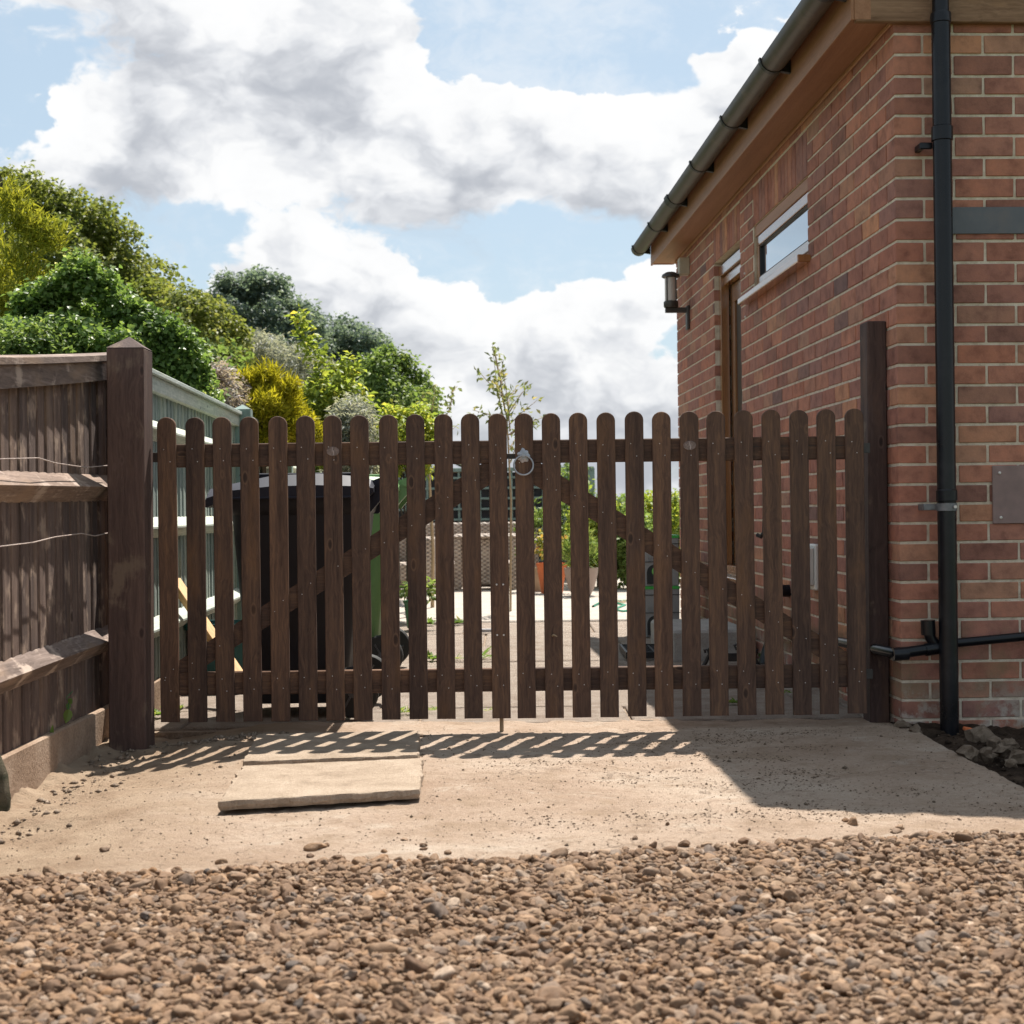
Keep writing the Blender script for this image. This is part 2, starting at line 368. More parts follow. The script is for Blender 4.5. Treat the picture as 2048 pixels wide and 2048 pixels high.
M_gravelboard = slabstone('weathered_concrete_board', (.24, .165, .115), (.33, .235, .17), (.41, .31, .235), 6.0, .004, (.18, .13, .09))
M_step = slabstone('grey_concrete_step', (.30, .28, .26), (.38, .36, .335), (.45, .43, .40), 12.0, .004, (.22, .20, .18))
M_rubble = slabstone('rubble_limestone', (.15, .108, .075), (.225, .168, .122), (.32, .25, .19), 30.0, .006, (.12, .085, .06))
M_moss = slabstone('mossy_stone', (.05, .055, .035), (.11, .095, .065), (.17, .15, .11), 18.0, .006, (.06, .085, .02))
def soil_mat():
    m, n, out = newmat('dark_soil'); co = objco(n, False)
    c = n.ramp(n.noise(co, 18, 7, .7), [(.3, (.030, .020, .014)), (.5, (.060, .040, .028)), (.75, (.13, .088, .06))])
    princ(n, out, c, .97, n.noise(co, 70, 7, .75), .02, 1.0, .1); return m
M_soil = soil_mat()
M_litter = slabstone('brown_litter', (.085, .056, .036), (.15, .10, .066), (.23, .165, .11), 80, .002)
M_dirt = slabstone('dry_dirt_crumb', (.16, .115, .08), (.26, .195, .145), (.40, .32, .25), 60, .002)
def grass_ground():
    m, n, out = newmat('rough_grass_ground'); co = objco(n, False)
    c = n.ramp(n.noise(co, .8, 8, .7), [(.3, (.045, .075, .02)), (.55, (.09, .13, .04)), (.75, (.17, .17, .07))])
    princ(n, out, c, .95, n.noise(co, 12, 6, .7), .05, 1.0, .1); return m
M_ground = grass_ground()
def pebble_mat():
    m, n, out = newmat('river_pebble')
    r = n.add('ShaderNodeAttribute', {'attribute_name': 'rnd', 'attribute_type': 'INSTANCER'}).outputs['Fac']
    tco = n.add('ShaderNodeTexCoord').outputs['Object']
    c = n.ramp(r, [(0, (0.102, 0.057, 0.033)), (.14, (0.198, 0.119, 0.070)), (.3, (0.146, 0.088, 0.053)), (.42, (0.238, 0.148, 0.087)), (.55, (0.176, 0.112, 0.070)), (.66, (0.273, 0.176, 0.107)), (.74, (0.146, 0.100, 0.073)), (.80, (0.229, 0.127, 0.063)), (.87, (0.304, 0.204, 0.132)), (.93, (0.119, 0.088, 0.071)), (.975, (0.378, 0.277, 0.200)), (1, (0.066, 0.052, 0.046))])
    v = n.noise(n.vmath('ADD', tco, n.add('ShaderNodeCombineXYZ', None, X=n.math('MULTIPLY', r, 300.0)).outputs[0]), 2.2, 5, .65)
    c = n.mix(1.0, c, n.ramp(v, [(.3, (.72, .70, .68)), (.7, (1.2, 1.2, 1.2))]), 'MULTIPLY')
    princ(n, out, c, .75, v, .003, .6, .25); return m
M_pebble = pebble_mat()
M_gravelbase = slabstone('gravel_fines', (.10, .07, .048), (.16, .115, .08), (.24, .18, .13), 60, .01)

# plastics and metals
M_blackpipe = plain('black_pipe_plastic', (.006, .0065, .009), .30, .3, 9, .32, dirt=(.05, .05, .052), dirtamt=.22)
M_gutter = plain('weathered_gutter_plastic', (.062, .048, .042), .45, .3, 12, .35, dirt=(.15, .112, .088), dirtamt=.5)
M_bracket = plain('black_bracket_plastic', (.012, .012, .013), .5, .2, 20)
M_blackbin = plain('black_bin_plastic', (.010, .010, .014), .55, .2, 8, .4)
M_binlid = plain('bin_lid_plastic', (.022, .024, .036), .55, .2, 8, .25)
M_greenbin = plain('green_bin_plastic', (.10, .20, .065), .5, .15, 6, .4)
M_greenlid = plain('green_bin_lid_plastic', (.14, .27, .10), .4, .12, 6, .45)
M_rubber = plain('tyre_rubber', (.018, .018, .018), .75, .2)
M_wheelrim = plain('wheel_plastic', (.06, .06, .065), .5, .2)
M_teal = plain('dark_teal_plastic', (.012, .085, .085), .45, .15)
M_galv = plain('galvanised_steel', (.36, .36, .38), .42, .18, 40, .5, .55, .0003)
M_zinc = plain('nail_zinc', (.62, .58, .54), .45, .2, 300, .5, .4)
M_agedzinc = plain('aged_zinc', (.17, .17, .175), .5, .3, 40, .4, .5)
M_mark = plain('plaque_mark', (.34, .27, .25), .5, .2)
M_steel = plain('painted_steel_grey', (.105, .108, .118), .5, .12, 18, .4, dirt=(.16, .12, .10), dirtamt=.35)
M_panel = plain('purple_brown_panel', (.24, .165, .15), .7, .14, 18, .3)
M_whitebox = plain('white_upvc', (.66, .64, .60), .45, .06)
M_creambox = plain('cream_plastic', (.42, .36, .27), .5, .12)
M_lampmetal = plain('bronze_lamp_metal', (.045, .038, .034), .45, .25, 30, .5)
M_lampglass = plain('frosted_lamp_glass', (.52, .46, .42), .35, .05, 8, .5)
M_boxgrey = plain('grey_box_plastic', (.30, .295, .29), .55, .06, 10, .35)
M_boxdark = plain('dark_box_recess', (.03, .032, .033), .6, .1)
M_boxgreen = plain('bright_green_plastic', (.06, .42, .075), .4, .06)
M_boxdisc = plain('leaf_green_disc', (.16, .46, .09), .45, .06)
M_hose = plain('green_hose', (.02, .22, .13), .4, .1)
M_iron = plain('cast_iron', (.022, .020, .020), .5, .3, 30, .5, dirt=(.10, .07, .05), dirtamt=.4)
M_terra = plain('terracotta_plastic', (.58, .155, .055), .6, .08, 8, .3)
M_taupe = plain('taupe_glaze', (.30, .225, .19), .5, .1, 6, .35)
M_tanpot = plain('tan_stone_pot', (.40, .32, .22), .8, .15)
M_greenpot = plain('dark_green_pot', (.02, .13, .05), .45, .1)
M_wire = plain('rusty_wire', (.42, .34, .30), .5, .35, 60, .4, .3)
M_shedwall = plain('brown_shed_boards', (.15, .075, .045), .8, .2)
M_shedroof = plain('tan_shed_roof', (.42, .34, .28), .8, .15)
M_tile = plain('clay_roof_tile', (.24, .095, .06), .85, .25, 12)
M_interior = plain('dark_interior', (.02, .02, .022), .9, .1)
def glass_mat():
    m, n, out = newmat('window_glass')
    lw = n.add('ShaderNodeFresnel', None, IOR=1.9)
    g = n.add('ShaderNodeBsdfGlossy', None, Color=(.95, .97, 1.0, 1), Roughness=.015)
    d = n.add('ShaderNodeBsdfDiffuse', None, Color=(.03, .032, .035, 1))
    mx = n.add('ShaderNodeMixShader'); n.put(mx.inputs[0], n.lin(lw.outputs[0], .05, .6, .35, .98)); n.l.new(d.outputs[0], mx.inputs[1]); n.l.new(g.outputs[0], mx.inputs[2])
    n.l.new(mx.outputs[0], out.inputs[0]); return m
M_glass = glass_mat()
M_doorglass = plain('obscured_door_glass', (.055, .034, .024), .55, .2, 30, .35)
def rattan_mat():
    m, n, out = newmat('grey_rattan_weave'); co = objco(n, False)
    s = n.add('ShaderNodeSeparateXYZ', None, i0=co)
    a = n.math('SINE', n.math('MULTIPLY', s.outputs['Z'], 150.0)); b = n.math('SINE', n.math('MULTIPLY', n.math('ADD', s.outputs['X'], s.outputs['Y']), 95.0))
    wv = n.math('MULTIPLY', a, b); nz = n.noise(co, 9, 4, .6)
    c = n.ramp(n.math('ADD', n.math('MULTIPLY', wv, .30), nz), [(.2, (.17, .135, .115)), (.5, (.38, .305, .26)), (.8, (.52, .45, .39))])
    princ(n, out, c, .7, wv, .004, 1.0, .3); return m
M_rattan = rattan_mat()
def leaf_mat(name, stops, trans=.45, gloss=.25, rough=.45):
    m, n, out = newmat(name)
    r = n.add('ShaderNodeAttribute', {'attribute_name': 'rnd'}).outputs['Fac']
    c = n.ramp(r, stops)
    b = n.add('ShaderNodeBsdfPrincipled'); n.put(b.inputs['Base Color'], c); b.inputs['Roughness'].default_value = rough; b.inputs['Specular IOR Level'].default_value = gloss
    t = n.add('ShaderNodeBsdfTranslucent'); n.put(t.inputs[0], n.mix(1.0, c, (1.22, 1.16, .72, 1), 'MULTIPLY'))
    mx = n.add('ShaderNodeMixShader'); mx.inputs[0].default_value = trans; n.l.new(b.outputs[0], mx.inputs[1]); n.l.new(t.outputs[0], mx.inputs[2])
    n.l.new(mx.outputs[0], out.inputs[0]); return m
L_oak = leaf_mat('oak_leaf', [(0, (0.103, 0.140, 0.033)), (.5, (0.186, 0.223, 0.059)), (1, (0.331, 0.326, 0.117))], .52, .25)
L_ivy = leaf_mat('ivy_leaf', [(0, (0.083, 0.152, 0.042)), (.5, (0.172, 0.272, 0.075)), (.85, (0.317, 0.399, 0.133)), (1, (0.552, 0.556, 0.334))], .5, .3, .42)
L_gold = leaf_mat('golden_conifer_spray', [(0, (0.200, 0.200, 0.018)), (.5, (0.420, 0.390, 0.029)), (1, (0.620, 0.550, 0.065))], .45, .15, .6)
L_goldgreen = leaf_mat('green_gold_conifer_spray', [(0, (0.140, 0.170, 0.029)), (.5, (0.310, 0.330, 0.044)), (1, (0.580, 0.520, 0.072))], .45, .15, .6)
L_ash = leaf_mat('ash_leaf', [(0, (0.085, 0.126, 0.109)), (.5, (0.150, 0.209, 0.181)), (1, (0.260, 0.321, 0.290))], .5, .25)
L_silver = leaf_mat('silver_leaf', [(0, (0.166, 0.193, 0.175)), (.5, (0.290, 0.309, 0.291)), (1, (0.469, 0.454, 0.434))], .5)
L_lime = leaf_mat('lime_leaf', [(0, (0.127, 0.191, 0.043)), (.5, (0.273, 0.351, 0.067)), (.85, (0.546, 0.527, 0.110)), (1, (0.750, 0.574, 0.088))], .55, .3)
L_green = leaf_mat('mid_green_leaf', [(0, (0.090, 0.145, 0.046)), (.5, (0.166, 0.248, 0.075)), (1, (0.331, 0.387, 0.142))], .52, .25)
L_dry = leaf_mat('dry_leaf', [(0, (0.260, 0.205, 0.203)), (.5, (0.380, 0.326, 0.334)), (1, (0.360, 0.391, 0.290))], .45)
L_sap = leaf_mat('sapling_leaf', [(0, (0.101, 0.136, 0.055)), (.5, (0.182, 0.223, 0.088)), (1, (0.364, 0.319, 0.154))], .52, .25)
L_grass = leaf_mat('grass_blade', [(0, (0.092, 0.147, 0.038)), (.5, (0.172, 0.246, 0.067)), (1, (0.370, 0.392, 0.154))], .5)
L_weed = leaf_mat('weed_leaf', [(0, (0.079, 0.147, 0.038)), (.5, (0.158, 0.258, 0.067)), (1, (0.422, 0.418, 0.154))], .5)
L_flower = leaf_mat('orange_petal', [(0, (0.140, 0.220, 0.052)), (.5, (0.340, 0.330, 0.078)), (1, (0.620, 0.340, 0.091))], .4)
M_bark = wood('bark', (.05, .04, .03), (.10, .08, .06), (.17, .14, .11), 'z', 30, .95, knots=False, bump=.006)
M_palebark = wood('pale_bark', (.22, .16, .10), (.34, .26, .17), (.45, .36, .25), 'z', 40, .9, knots=False, bump=.002)
# ------------------------------------------------------------------ ground
def sheet(name, x0, x1, y0, y1, z, m):
    b = MB(); b.add([(x0, y0, z), (x1, y0, z), (x1, y1, z), (x0, y1, z)], [(0, 1, 2, 3)]); return structure(b.build(name, m))
sheet('ground', -700, 700, -60, 1500, -.10, M_ground)
GX = [-2.6, -1.1, -.62, 0, .55, .83, 1.25, 2.6]; GY = [3.20, 3.28, 3.37, 3.43, 3.52, 3.61, 3.62, 3.57]
def gravel_edge(x): return np.interp(x, GX, GY) + .05 * fbm(np.asarray(x) * 3.1, np.zeros_like(np.asarray(x, float)) + 2.2, 4)
def pad_z(X, Y):
    z = .010 * fbm(X * 1.6, Y * 1.6, 4) + .006 * fbm(X * 14, Y * 14, 4, .6, 2)
    z = z - .034 * np.clip((-X - .95) / .35, 0, 1) * (1 + .5 * fbm(X * 7, Y * 7, 3, .6, 3)) + .03 * np.clip((-X - 1.40) / .12, 0, 1) * (.6 + 1.5 * fbm(X * 9, Y * 9, 3, .6, 3))  # worn hollow and dirt along the fence
    z = z + .006 * np.clip(1 - np.abs(Y - 5.36) / .13, 0, 1) * np.clip(-X - .30, 0, .5) * 2 * (1 + 2 * fbm(X * 16, Y * 16, 3, .6, 5))  # crumbs at the gate
    return z - .004
xs = np.concatenate([np.linspace(-1.75, 1.44, 420), [1.452]]); ys = np.linspace(2.9, 5.78, 384)
o = grid('concrete_apron', xs, ys, lambda X, Y: pad_z(X, Y) - .06 * (X > 1.45), M_conc); structure(o)
xs = np.linspace(1.40, 3.4, 130); ys = np.linspace(3.3, 5.62, 150)
o = grid('soil_bed', xs, ys, lambda X, Y: -.035 + .05 * fbm(X * 6, Y * 6, 5, .6, 1) + .02 * np.clip((Y - 4.9) / .5, 0, 1), M_soil); structure(o)

# patio behind the gate: old slabs, then pale concrete
b = MB(); b.box(-2.2, 1.9, 5.70, 10.98, -.09, -.022); base = structure(b.build('patio', M_dirt))
rows = [5.74, 6.22, 7.10, 8.09, 9.05, 10.02, 10.95]
for r in range(6):
    y0, y1 = rows[r] + .008, rows[r + 1] - .008; x = -2.15 + (r % 2) * -.3 + .07 * r
    while x < 1.75:
        wd = random.uniform(.82, .98); b = MB(); cx, cy = x + wd / 2, (y0 + y1) / 2
        b.box(-wd / 2 + .006, wd / 2 - .006, y0 - cy, y1 - cy, -.03, random.uniform(.0, .010), .006)
        b.build('slab', M_patio, base, (cx, cy, -.013), (R(random.uniform(-.25, .25)), R(random.uniform(-.25, .25)), 0)); x += wd
b = MB(); b.box(-3.4, 3.2, 10.965, 17.6, -.09, .006, .01); structure(b.build('pale_patio', M_pale))
sheet('back_lawn', -30, 30, 17.6, 60, -.03, M_ground)

# pebbles: points carrying size, turn and tone, one pebble instanced on each
def pebble_points():
    pts = []; sp = .0122
    for layer in range(2):
        gx, gy = np.meshgrid(np.arange(-2.1, 2.1, sp), np.arange(1.5, 3.75, sp))
        x = gx.ravel() + rng.uniform(-.5, .5, gx.size) * sp; y = gy.ravel() + rng.uniform(-.5, .5, gx.size) * sp
        e = gravel_edge(x); d = e - y
        keep = (d > rng.exponential(.007, x.size) * (1 if layer == 0 else 3) + (0 if layer == 0 else .015)) & ((np.abs(x) < .48 * y + .35))
        x, y, d = x[keep], y[keep], d[keep]
        h = -.004 + .016 * np.clip(d / .10, 0, 1) + .012 * fbm(x * 4, y * 4, 3) + layer * .007 + rng.uniform(-.007, .010, x.size)
        pts.append(np.stack([x, y, h], 1))
    n = 80; x = rng.uniform(-1.3, 1.4, n); y = gravel_edge(x) + rng.exponential(.10, n)      # strays on the concrete
    pts.append(np.stack([x, y, pad_z(x, y) + .002], 1)[y < 5.2])
    return np.concatenate(pts)
pp = pebble_points(); N = len(pp)
me = bpy.data.meshes.new('gravel'); me.vertices.add(N); me.vertices.foreach_set('co', pp.astype(np.float32).ravel())
def vattr(me, name, typ, arr, dom='POINT'):
    a = me.attributes.new(name, typ, dom); a.data.foreach_set('vector' if typ == 'FLOAT_VECTOR' else 'value', arr.ravel())
rad = np.clip(rng.lognormal(math.log(.0070), .36, N), .0034, .017)
big = rng.random(N) < .012; rad[big] *= 1.6
vattr(me, 'scl', 'FLOAT_VECTOR', (rad[:, None] * np.stack([rng.uniform(1.0, 1.45, N), rng.uniform(.8, 1.1, N), rng.uniform(.60, .98, N)], 1)).astype(np.float32))
vattr(me, 'rot', 'FLOAT_VECTOR', np.stack([rng.normal(0, .34, N), rng.normal(0, .34, N), rng.uniform(0, 6.283, N)], 1).astype(np.float32))
vattr(me, 'rnd', 'FLOAT', rng.random(N).astype(np.float32)); vattr(me, 'pick', 'INT', rng.integers(0, 6, N).astype(np.int32))
me.materials.append(M_pebble)
gravel = stuff(tag(put('gravel', me), 'loose brown and tan pebble gravel across the foreground', 'gravel'))
ng = bpy.data.node_groups.new('pebble_scatter', 'GeometryNodeTree')
ng.interface.new_socket('Geometry', in_out='INPUT', socket_type='NodeSocketGeometry'); ng.interface.new_socket('Geometry', in_out='OUTPUT', socket_type='NodeSocketGeometry')
g = NT(ng); gi = g.add('NodeGroupInput'); go = g.add('NodeGroupOutput'); iop = g.add('GeometryNodeInstanceOnPoints')
g2i = g.add('GeometryNodeGeometryToInstance')
for k in range(6):
    ico = g.add('GeometryNodeMeshIcoSphere', None, Radius=1.0, Subdivisions=3)
    pos = g.add('GeometryNodeInputPosition')
    offs = g.vmath('ADD', pos.outputs[0], (k * 9.1, k * 3.7, 0))
    nz = g.add('ShaderNodeTexNoise', None, Vector=offs, Scale=.75, Detail=1.5, Roughness=.4).outputs[1]
    mv = g.vmath('MULTIPLY', g.vmath('SUBTRACT', nz, (.5, .5, .5)), (1.6, 1.6, 1.3))
    sp = g.add('GeometryNodeSetPosition'); g.l.new(ico.outputs[0], sp.inputs['Geometry']); g.l.new(mv, sp.inputs['Offset'])
    ss = g.add('GeometryNodeSetShadeSmooth'); g.l.new(sp.outputs[0], ss.inputs[0])
    sm = g.add('GeometryNodeSetMaterial'); sm.inputs['Material'].default_value = M_pebble; g.l.new(ss.outputs[0], sm.inputs[0])
    g.l.new(sm.outputs[0], g2i.inputs[0])
def named(nm, typ):
    a = g.add('GeometryNodeInputNamedAttribute', {'data_type': typ}); a.inputs['Name'].default_value = nm; return a.outputs[0]
g.l.new(gi.outputs[0], iop.inputs['Points']); g.l.new(g2i.outputs[0], iop.inputs['Instance'])
iop.inputs['Pick Instance'].default_value = True
g.l.new(named('pick', 'INT'), iop.inputs['Instance Index']); g.l.new(named('scl', 'FLOAT_VECTOR'), iop.inputs['Scale'])
e2r = g.add('FunctionNodeEulerToRotation'); g.l.new(named('rot', 'FLOAT_VECTOR'), e2r.inputs[0]); g.l.new(e2r.outputs[0], iop.inputs['Rotation'])
g.l.new(iop.outputs[0], go.inputs[0])
md = gravel.modifiers.new('pebbles', 'NODES'); md.node_group = ng
xs = np.linspace(-2.8, 2.8, 60); ys = np.linspace(.6, 3.62, 50)
structure(grid('gravel_bed', xs, ys, lambda X, Y: -.026 + .010 * fbm(X * 4, Y * 4, 3) - .05 * (Y > 3.55), M_gravelbase))

# grit, crumbs and twigs lying on the concrete: nobody could count them
def soil_z(X, Y): return -.035 + .05 * fbm(X * 6, Y * 6, 5, .6, 1) + .02 * np.clip((Y - 4.9) / .5, 0, 1)
def crumbs(name, n, posf, s0, s1, m, label, cat, zf=pad_z, flat=.7):
    V = []; F = []
    base = np.array([(1, 0, 0), (-1, 0, 0), (0, 1, 0), (0, -1, 0), (0, 0, 1), (0, 0, -.5)], float)
    tri = np.array([(0, 2, 4), (2, 1, 4), (1, 3, 4), (3, 0, 4), (2, 0, 5), (1, 2, 5), (3, 1, 5), (0, 3, 5)])
    x, y = posf(n); n = len(x); z = zf(x, y)
    s = np.exp(rng.uniform(math.log(s0), math.log(s1), n)); a = rng.uniform(0, 6.28, n)
    for i in range(n):
        b = base * rng.uniform(.6, 1.3, (6, 1)) * s[i] * np.array([1, rng.uniform(.35, 1), flat]); ca, sa = math.cos(a[i]), math.sin(a[i])
        V.append(np.stack([x[i] + b[:, 0] * ca - b[:, 1] * sa, y[i] + b[:, 0] * sa + b[:, 1] * ca, z[i] + b[:, 2] + s[i] * .2], 1)); F.append(tri + 6 * i)
    me = bpy.data.meshes.new(name); raw_mesh(me, np.concatenate(V), np.concatenate(F)); me.materials.append(m)
    return stuff(tag(put(name, me), label, cat))
crumbs('grit', 5200, lambda n: (rng.uniform(-1.4, 1.42, n), rng.uniform(3.5, 5.55, n)), .0010, .0042, M_dirt, 'fine dry grit scattered over the concrete', 'grit')
def heap(n):
    x = np.concatenate([rng.normal(-.98, .16, n // 2), rng.uniform(-1.42, -.3, n // 4), -1.36 + rng.normal(0, .05, n // 4)]); y = np.concatenate([rng.normal(5.43, .035, n // 2), rng.normal(5.40, .04, n // 4), rng.uniform(3.9, 5.4, n // 4)]); return x, y
crumbs('dirt_crumbs', 650, heap, .003, .017, M_dirt, 'crumbled dirt and stones banked at gate foot and fence base', 'dirt')
def bits(n): return rng.uniform(-1.3, 1.4, n), rng.uniform(3.55, 5.5, n)
crumbs('dark_specks', 220, bits, .0015, .0065, M_litter, 'dark soil specks strewn on the concrete', 'soil specks')
def hue(n): return rng.uniform(-1.3, 1.4, n), rng.uniform(3.6, 5.3, n)
crumbs('pale_chips', 70, hue, .003, .010, M_rubble, 'pale stone chips lying on the concrete', 'stone chips')

def litter(n):
    k = n // 3; cx, cy = rng.uniform(-.2, 1.35, 26), rng.uniform(3.9, 5.5, 26); i = rng.integers(0, 26, n)
    return np.clip(cx[i] + rng.normal(0, .09, n), -1.4, 1.43), cy[i] + rng.normal(0, .035, n)
crumbs('dry_litter', 2600, litter, .0012, .0060, M_litter, 'brown dry litter drifted in patches on the concrete', 'litter', pad_z, .35)
def bed(n): return rng.uniform(1.47, 2.3, n), rng.uniform(3.7, 5.42, n)
crumbs('soil_clods', 1500, bed, .003, .016, M_soil, 'dark crumbly clods over the soil bed', 'soil', soil_z)
crumbs('soil_stones', 160, bed, .003, .014, M_rubble, 'small stones mixed in the soil bed', 'stones', soil_z)
# ------------------------------------------------------------------ brick house (right)
TH = R(2.37)
house = thing('brick_house', 'red brick single-storey house with brown soffit and grey gutter, right of gate', 'house', (1.42, 5.50, 0), TH)
def hl(x, y, z):   # world -> house local
    d = Vector((x - 1.42, y - 5.50, 0)); return Vector((d.x * math.cos(TH) + d.y * math.sin(TH), -d.x * math.sin(TH) + d.y * math.cos(TH), z))
YB = [66, 107.2, 150.6, 189.5, 229.8, 270.2, 313.7, 354.1, 396, 438, 481.4, 524.9, 567, 609, 649.4, 688, 729.5, 771, 811, 849.7, 889, 929, 969, 1008, 1047, 1085.8, 1125.5, 1164.7, 1203.5, 1241, 1281, 1325, 1364, 1401.5, 1441, 1481]
ZB = [.8 - (y - 1014.2) * .00183 for y in YB]; ZB = [2.610] + ZB           # bed joints, top to bottom
WL = 5.28; WF = 1.9
openings = [(1.339, 2.559, 1.925, 2.318), (2.935, 3.770, .395, 2.318)]      # window, door : along the side wall, z
soldiers = [(1.339, 2.559), (2.935, 3.770)]
# mortar cores
def core_side():
    b = MB(); x0, x1 = .0040, .20
    ysp = sorted({.0040, WL - .007} | {v for o in openings for v in o[:2]}); zsp = sorted({-.12, 2.60} | {v for o in openings for v in o[2:]})
    for i in range(len(ysp) - 1):
        for k in range(len(zsp) - 1):
            cy, cz = (ysp[i] + ysp[i + 1]) / 2, (zsp[k] + zsp[k + 1]) / 2
            if any(a < cy < bb and c < cz < d for a, bb, c, d in openings): continue
            b.box(x0, x1, ysp[i], ysp[i + 1], zsp[k], zsp[k + 1])
    return b.build('wall', M_mortar, house)
side_wall = core_side()
b = MB(); b.box(.202, WF, .0040, .14, -.12, 2.60); front_wall = b.build('wall', M_mortar, house)
b = MB(); b.box(.10, WF, WL - .12, WL - .01, -.1, 2.60); b.build('wall', M_mortar, house)
b = MB(); b.box(WF - .01, WF + .1, .02, WL - .02, -.1, 2.60); b.build('wall', M_mortar, house)
CORE = {}
def brickmesh(dx, dy):
    k = (round(dx, 3), round(dy, 3)); 
    if k not in CORE:
        L = []
        for v in range(4):
            b = MB(); b.box(-dx / 2, dx / 2, -dy / 2, dy / 2, -.0325, .0325, .0022)
            b.v = [tuple(c + random.uniform(-.0009, .0009) for c in p) for p in b.v]; L.append(b.mesh('brick', M_brick))
        CORE[k] = L
    return random.choice(CORE[k])
brick_list = []     # (priority, wall, centre, dims, zscale)
def cut(a, bb, z0, z1):
    segs = [(a, bb)]
    for o0, o1, oz0, oz1 in openings + [(s0, s1, 2.30, 2.531) for s0, s1 in soldiers]:
        if z1 > oz0 + .01 and z0 < oz1 - .01:
            new = []
            for p, q in segs:
                if q <= o0 or p >= o1: new.append((p, q)); continue
                if p < o0 - .02: new.append((p, o0))
                if q > o1 + .02: new.append((o1, q))
            segs = new
    return [s for s in segs if s[1] - s[0] > .025]
def jit(): return random.uniform(-.0016, .0004)
for i in range(len(ZB) - 1):
    z1, z0 = ZB[i] - .0054, ZB[i + 1] + .0054; zc = (z0 + z1) / 2; zs = (z1 - z0) / .065; A = (i % 2 == 1)
    cx, cy = (.1025, .215) if A else (.215, .1025)
    brick_list.append((0, front_wall, (cx / 2 + jit() * .5, cy / 2 + jit() * .5, zc), (cx, cy), zs))
    x = cx + .010
    while x < WF - .05:
        brick_list.append((x - 5 if x < .62 else 50 + x, front_wall, (x + .1075, .05125 + jit(), zc), (.215, .1025), zs)); x += .225
    y = cy + .010
    while y < WL:
        e = min(y + .215, WL)
        for p, q in cut(y, e, z0, z1):
            full = abs(q - p - .215) < .002
            brick_list.append((y, side_wall, (.05125 + jit(), (p + q) / 2, zc), (.1025, .215 if full else round(q - p, 2)), zs))
        y = e + .010
for s0, s1 in soldiers:
    n = int((s1 - s0) / .075); st = (s1 - s0) / n
    for k in range(n):
        brick_list.append((40, side_wall, (.05125 + jit(), s0 + (k + .5) * st, 2.4215), (.1025, st - .010), .206 / .065))
brick_list.sort(key=lambda t: t[0])
def mkbrick(t): return put('brick', brickmesh(*t[3]), t[1], t[2], (R(random.uniform(-.2, .2)), 0, R(random.uniform(-.2, .2))), (1, 1, t[4]))
for t in brick_list[:300]: mkbrick(t)
def joined(wall, items, nm):
    V = []; F = []; rn = []; n = 0
    for t in items:
        b = MB(); dx, dy = t[3]; h = .0325 * t[4]; c = t[2]
        b.box(c[0] - dx / 2, c[0] + dx / 2, c[1] - dy / 2, c[1] + dy / 2, c[2] - h, c[2] + h, .0022)
        V += b.v; F += [tuple(i + n for i in f) for f in b.f]; rn += [random.random()] * len(b.f); n += len(b.v)
    me = bpy.data.meshes.new(nm); me.from_pydata(V, [], F); me.materials.append(M_brick); me.update(); fix_normals(me)
    a = me.attributes.new('rnd', 'FLOAT', 'FACE'); a.data.foreach_set('value', rn)
    stuff(put(nm, me, wall))
joined(side_wall, [t for t in brick_list[300:] if t[1] is side_wall], 'far_brickwork')
joined(front_wall, [t for t in brick_list[300:] if t[1] is front_wall], 'far_brickwork')
# soffit, fascia, end boards, cladding and roof
SOF, FX = 2.587, -.166
b = MB(); b.box(FX + .012, .02, -.02, 5.40, SOF, SOF + .010); b.build('soffit', M_fascia, house)
b = MB(); b.box(-.012, -.002, .0, WL, SOF - .020, SOF - .001, .003); b.build('soffit_trim', M_fascia, house)
b = MB(); b.box(FX, FX + .012, -.036, 5.41, SOF - .012, SOF + .17, .002); b.build('fascia', M_fascia, house)
b = MB(); b.box(FX + .013, FX + .075, -.035, -.021, SOF - .010, SOF + .18, .002); b.build('box_end_board', M_fascia, house)
b = MB(); b.box(FX + .0135, .0, 5.385, 5.40, SOF - .006, SOF + .18, .002); b.build('box_end_board', M_fascia, house)
for k in range(3):
    b = MB(); b.box(-1.0, 1.0, -.014, .014, -.052, .052, .003); b.build('cladding_board', M_clad, house, (.94 + FX + .078, -.020 + .004 * k, 2.617 + .108 * k), (0, R(.3 if k == 0 else 0), 0))
PIT = R(24); EX, EZ = -.235, 2.738
def roofslab(name, x0, x1, sgn, m):
    pass
rb = MB(); run = 2.3; rise = run * math.tan(PIT)
prof = [(EX, EZ), (EX + run, EZ + rise), (EX + 2 * run, EZ), (EX + 2 * run, EZ - .03), (EX + run, EZ + rise - .05), (EX, EZ - .03)]
rb.prism(prof, -.075, 5.47, lambda p, q, t: (p, t, q)); roof = rb.build('roof', M_tile, house)
tb = MB(); tb.prism([(k * .02 - .1, .018 * math.sin(k / 10 * math.pi * 2) + .012) for k in range(11)] + [(.1, -.006), (-.1, -.006)], 0, .33, lambda p, q, t: (t * math.cos(PIT) - q * math.sin(PIT), p, t * math.sin(PIT) + q * math.cos(PIT)))
tm = tb.mesh('tile', M_tile)
for k in range(27): put('tile', tm, roof, (EX + .02, .03 + k * .202, EZ + .012))
gb = MB(); gb.prism([(FX + .10, SOF + .12), (EX + run, EZ + rise - .06), (WF, SOF + .75), (WF, SOF + .12)], .0, .02, lambda p, q, t: (p, t + .015, q)); gb.build('gable_panel', M_clad, house)
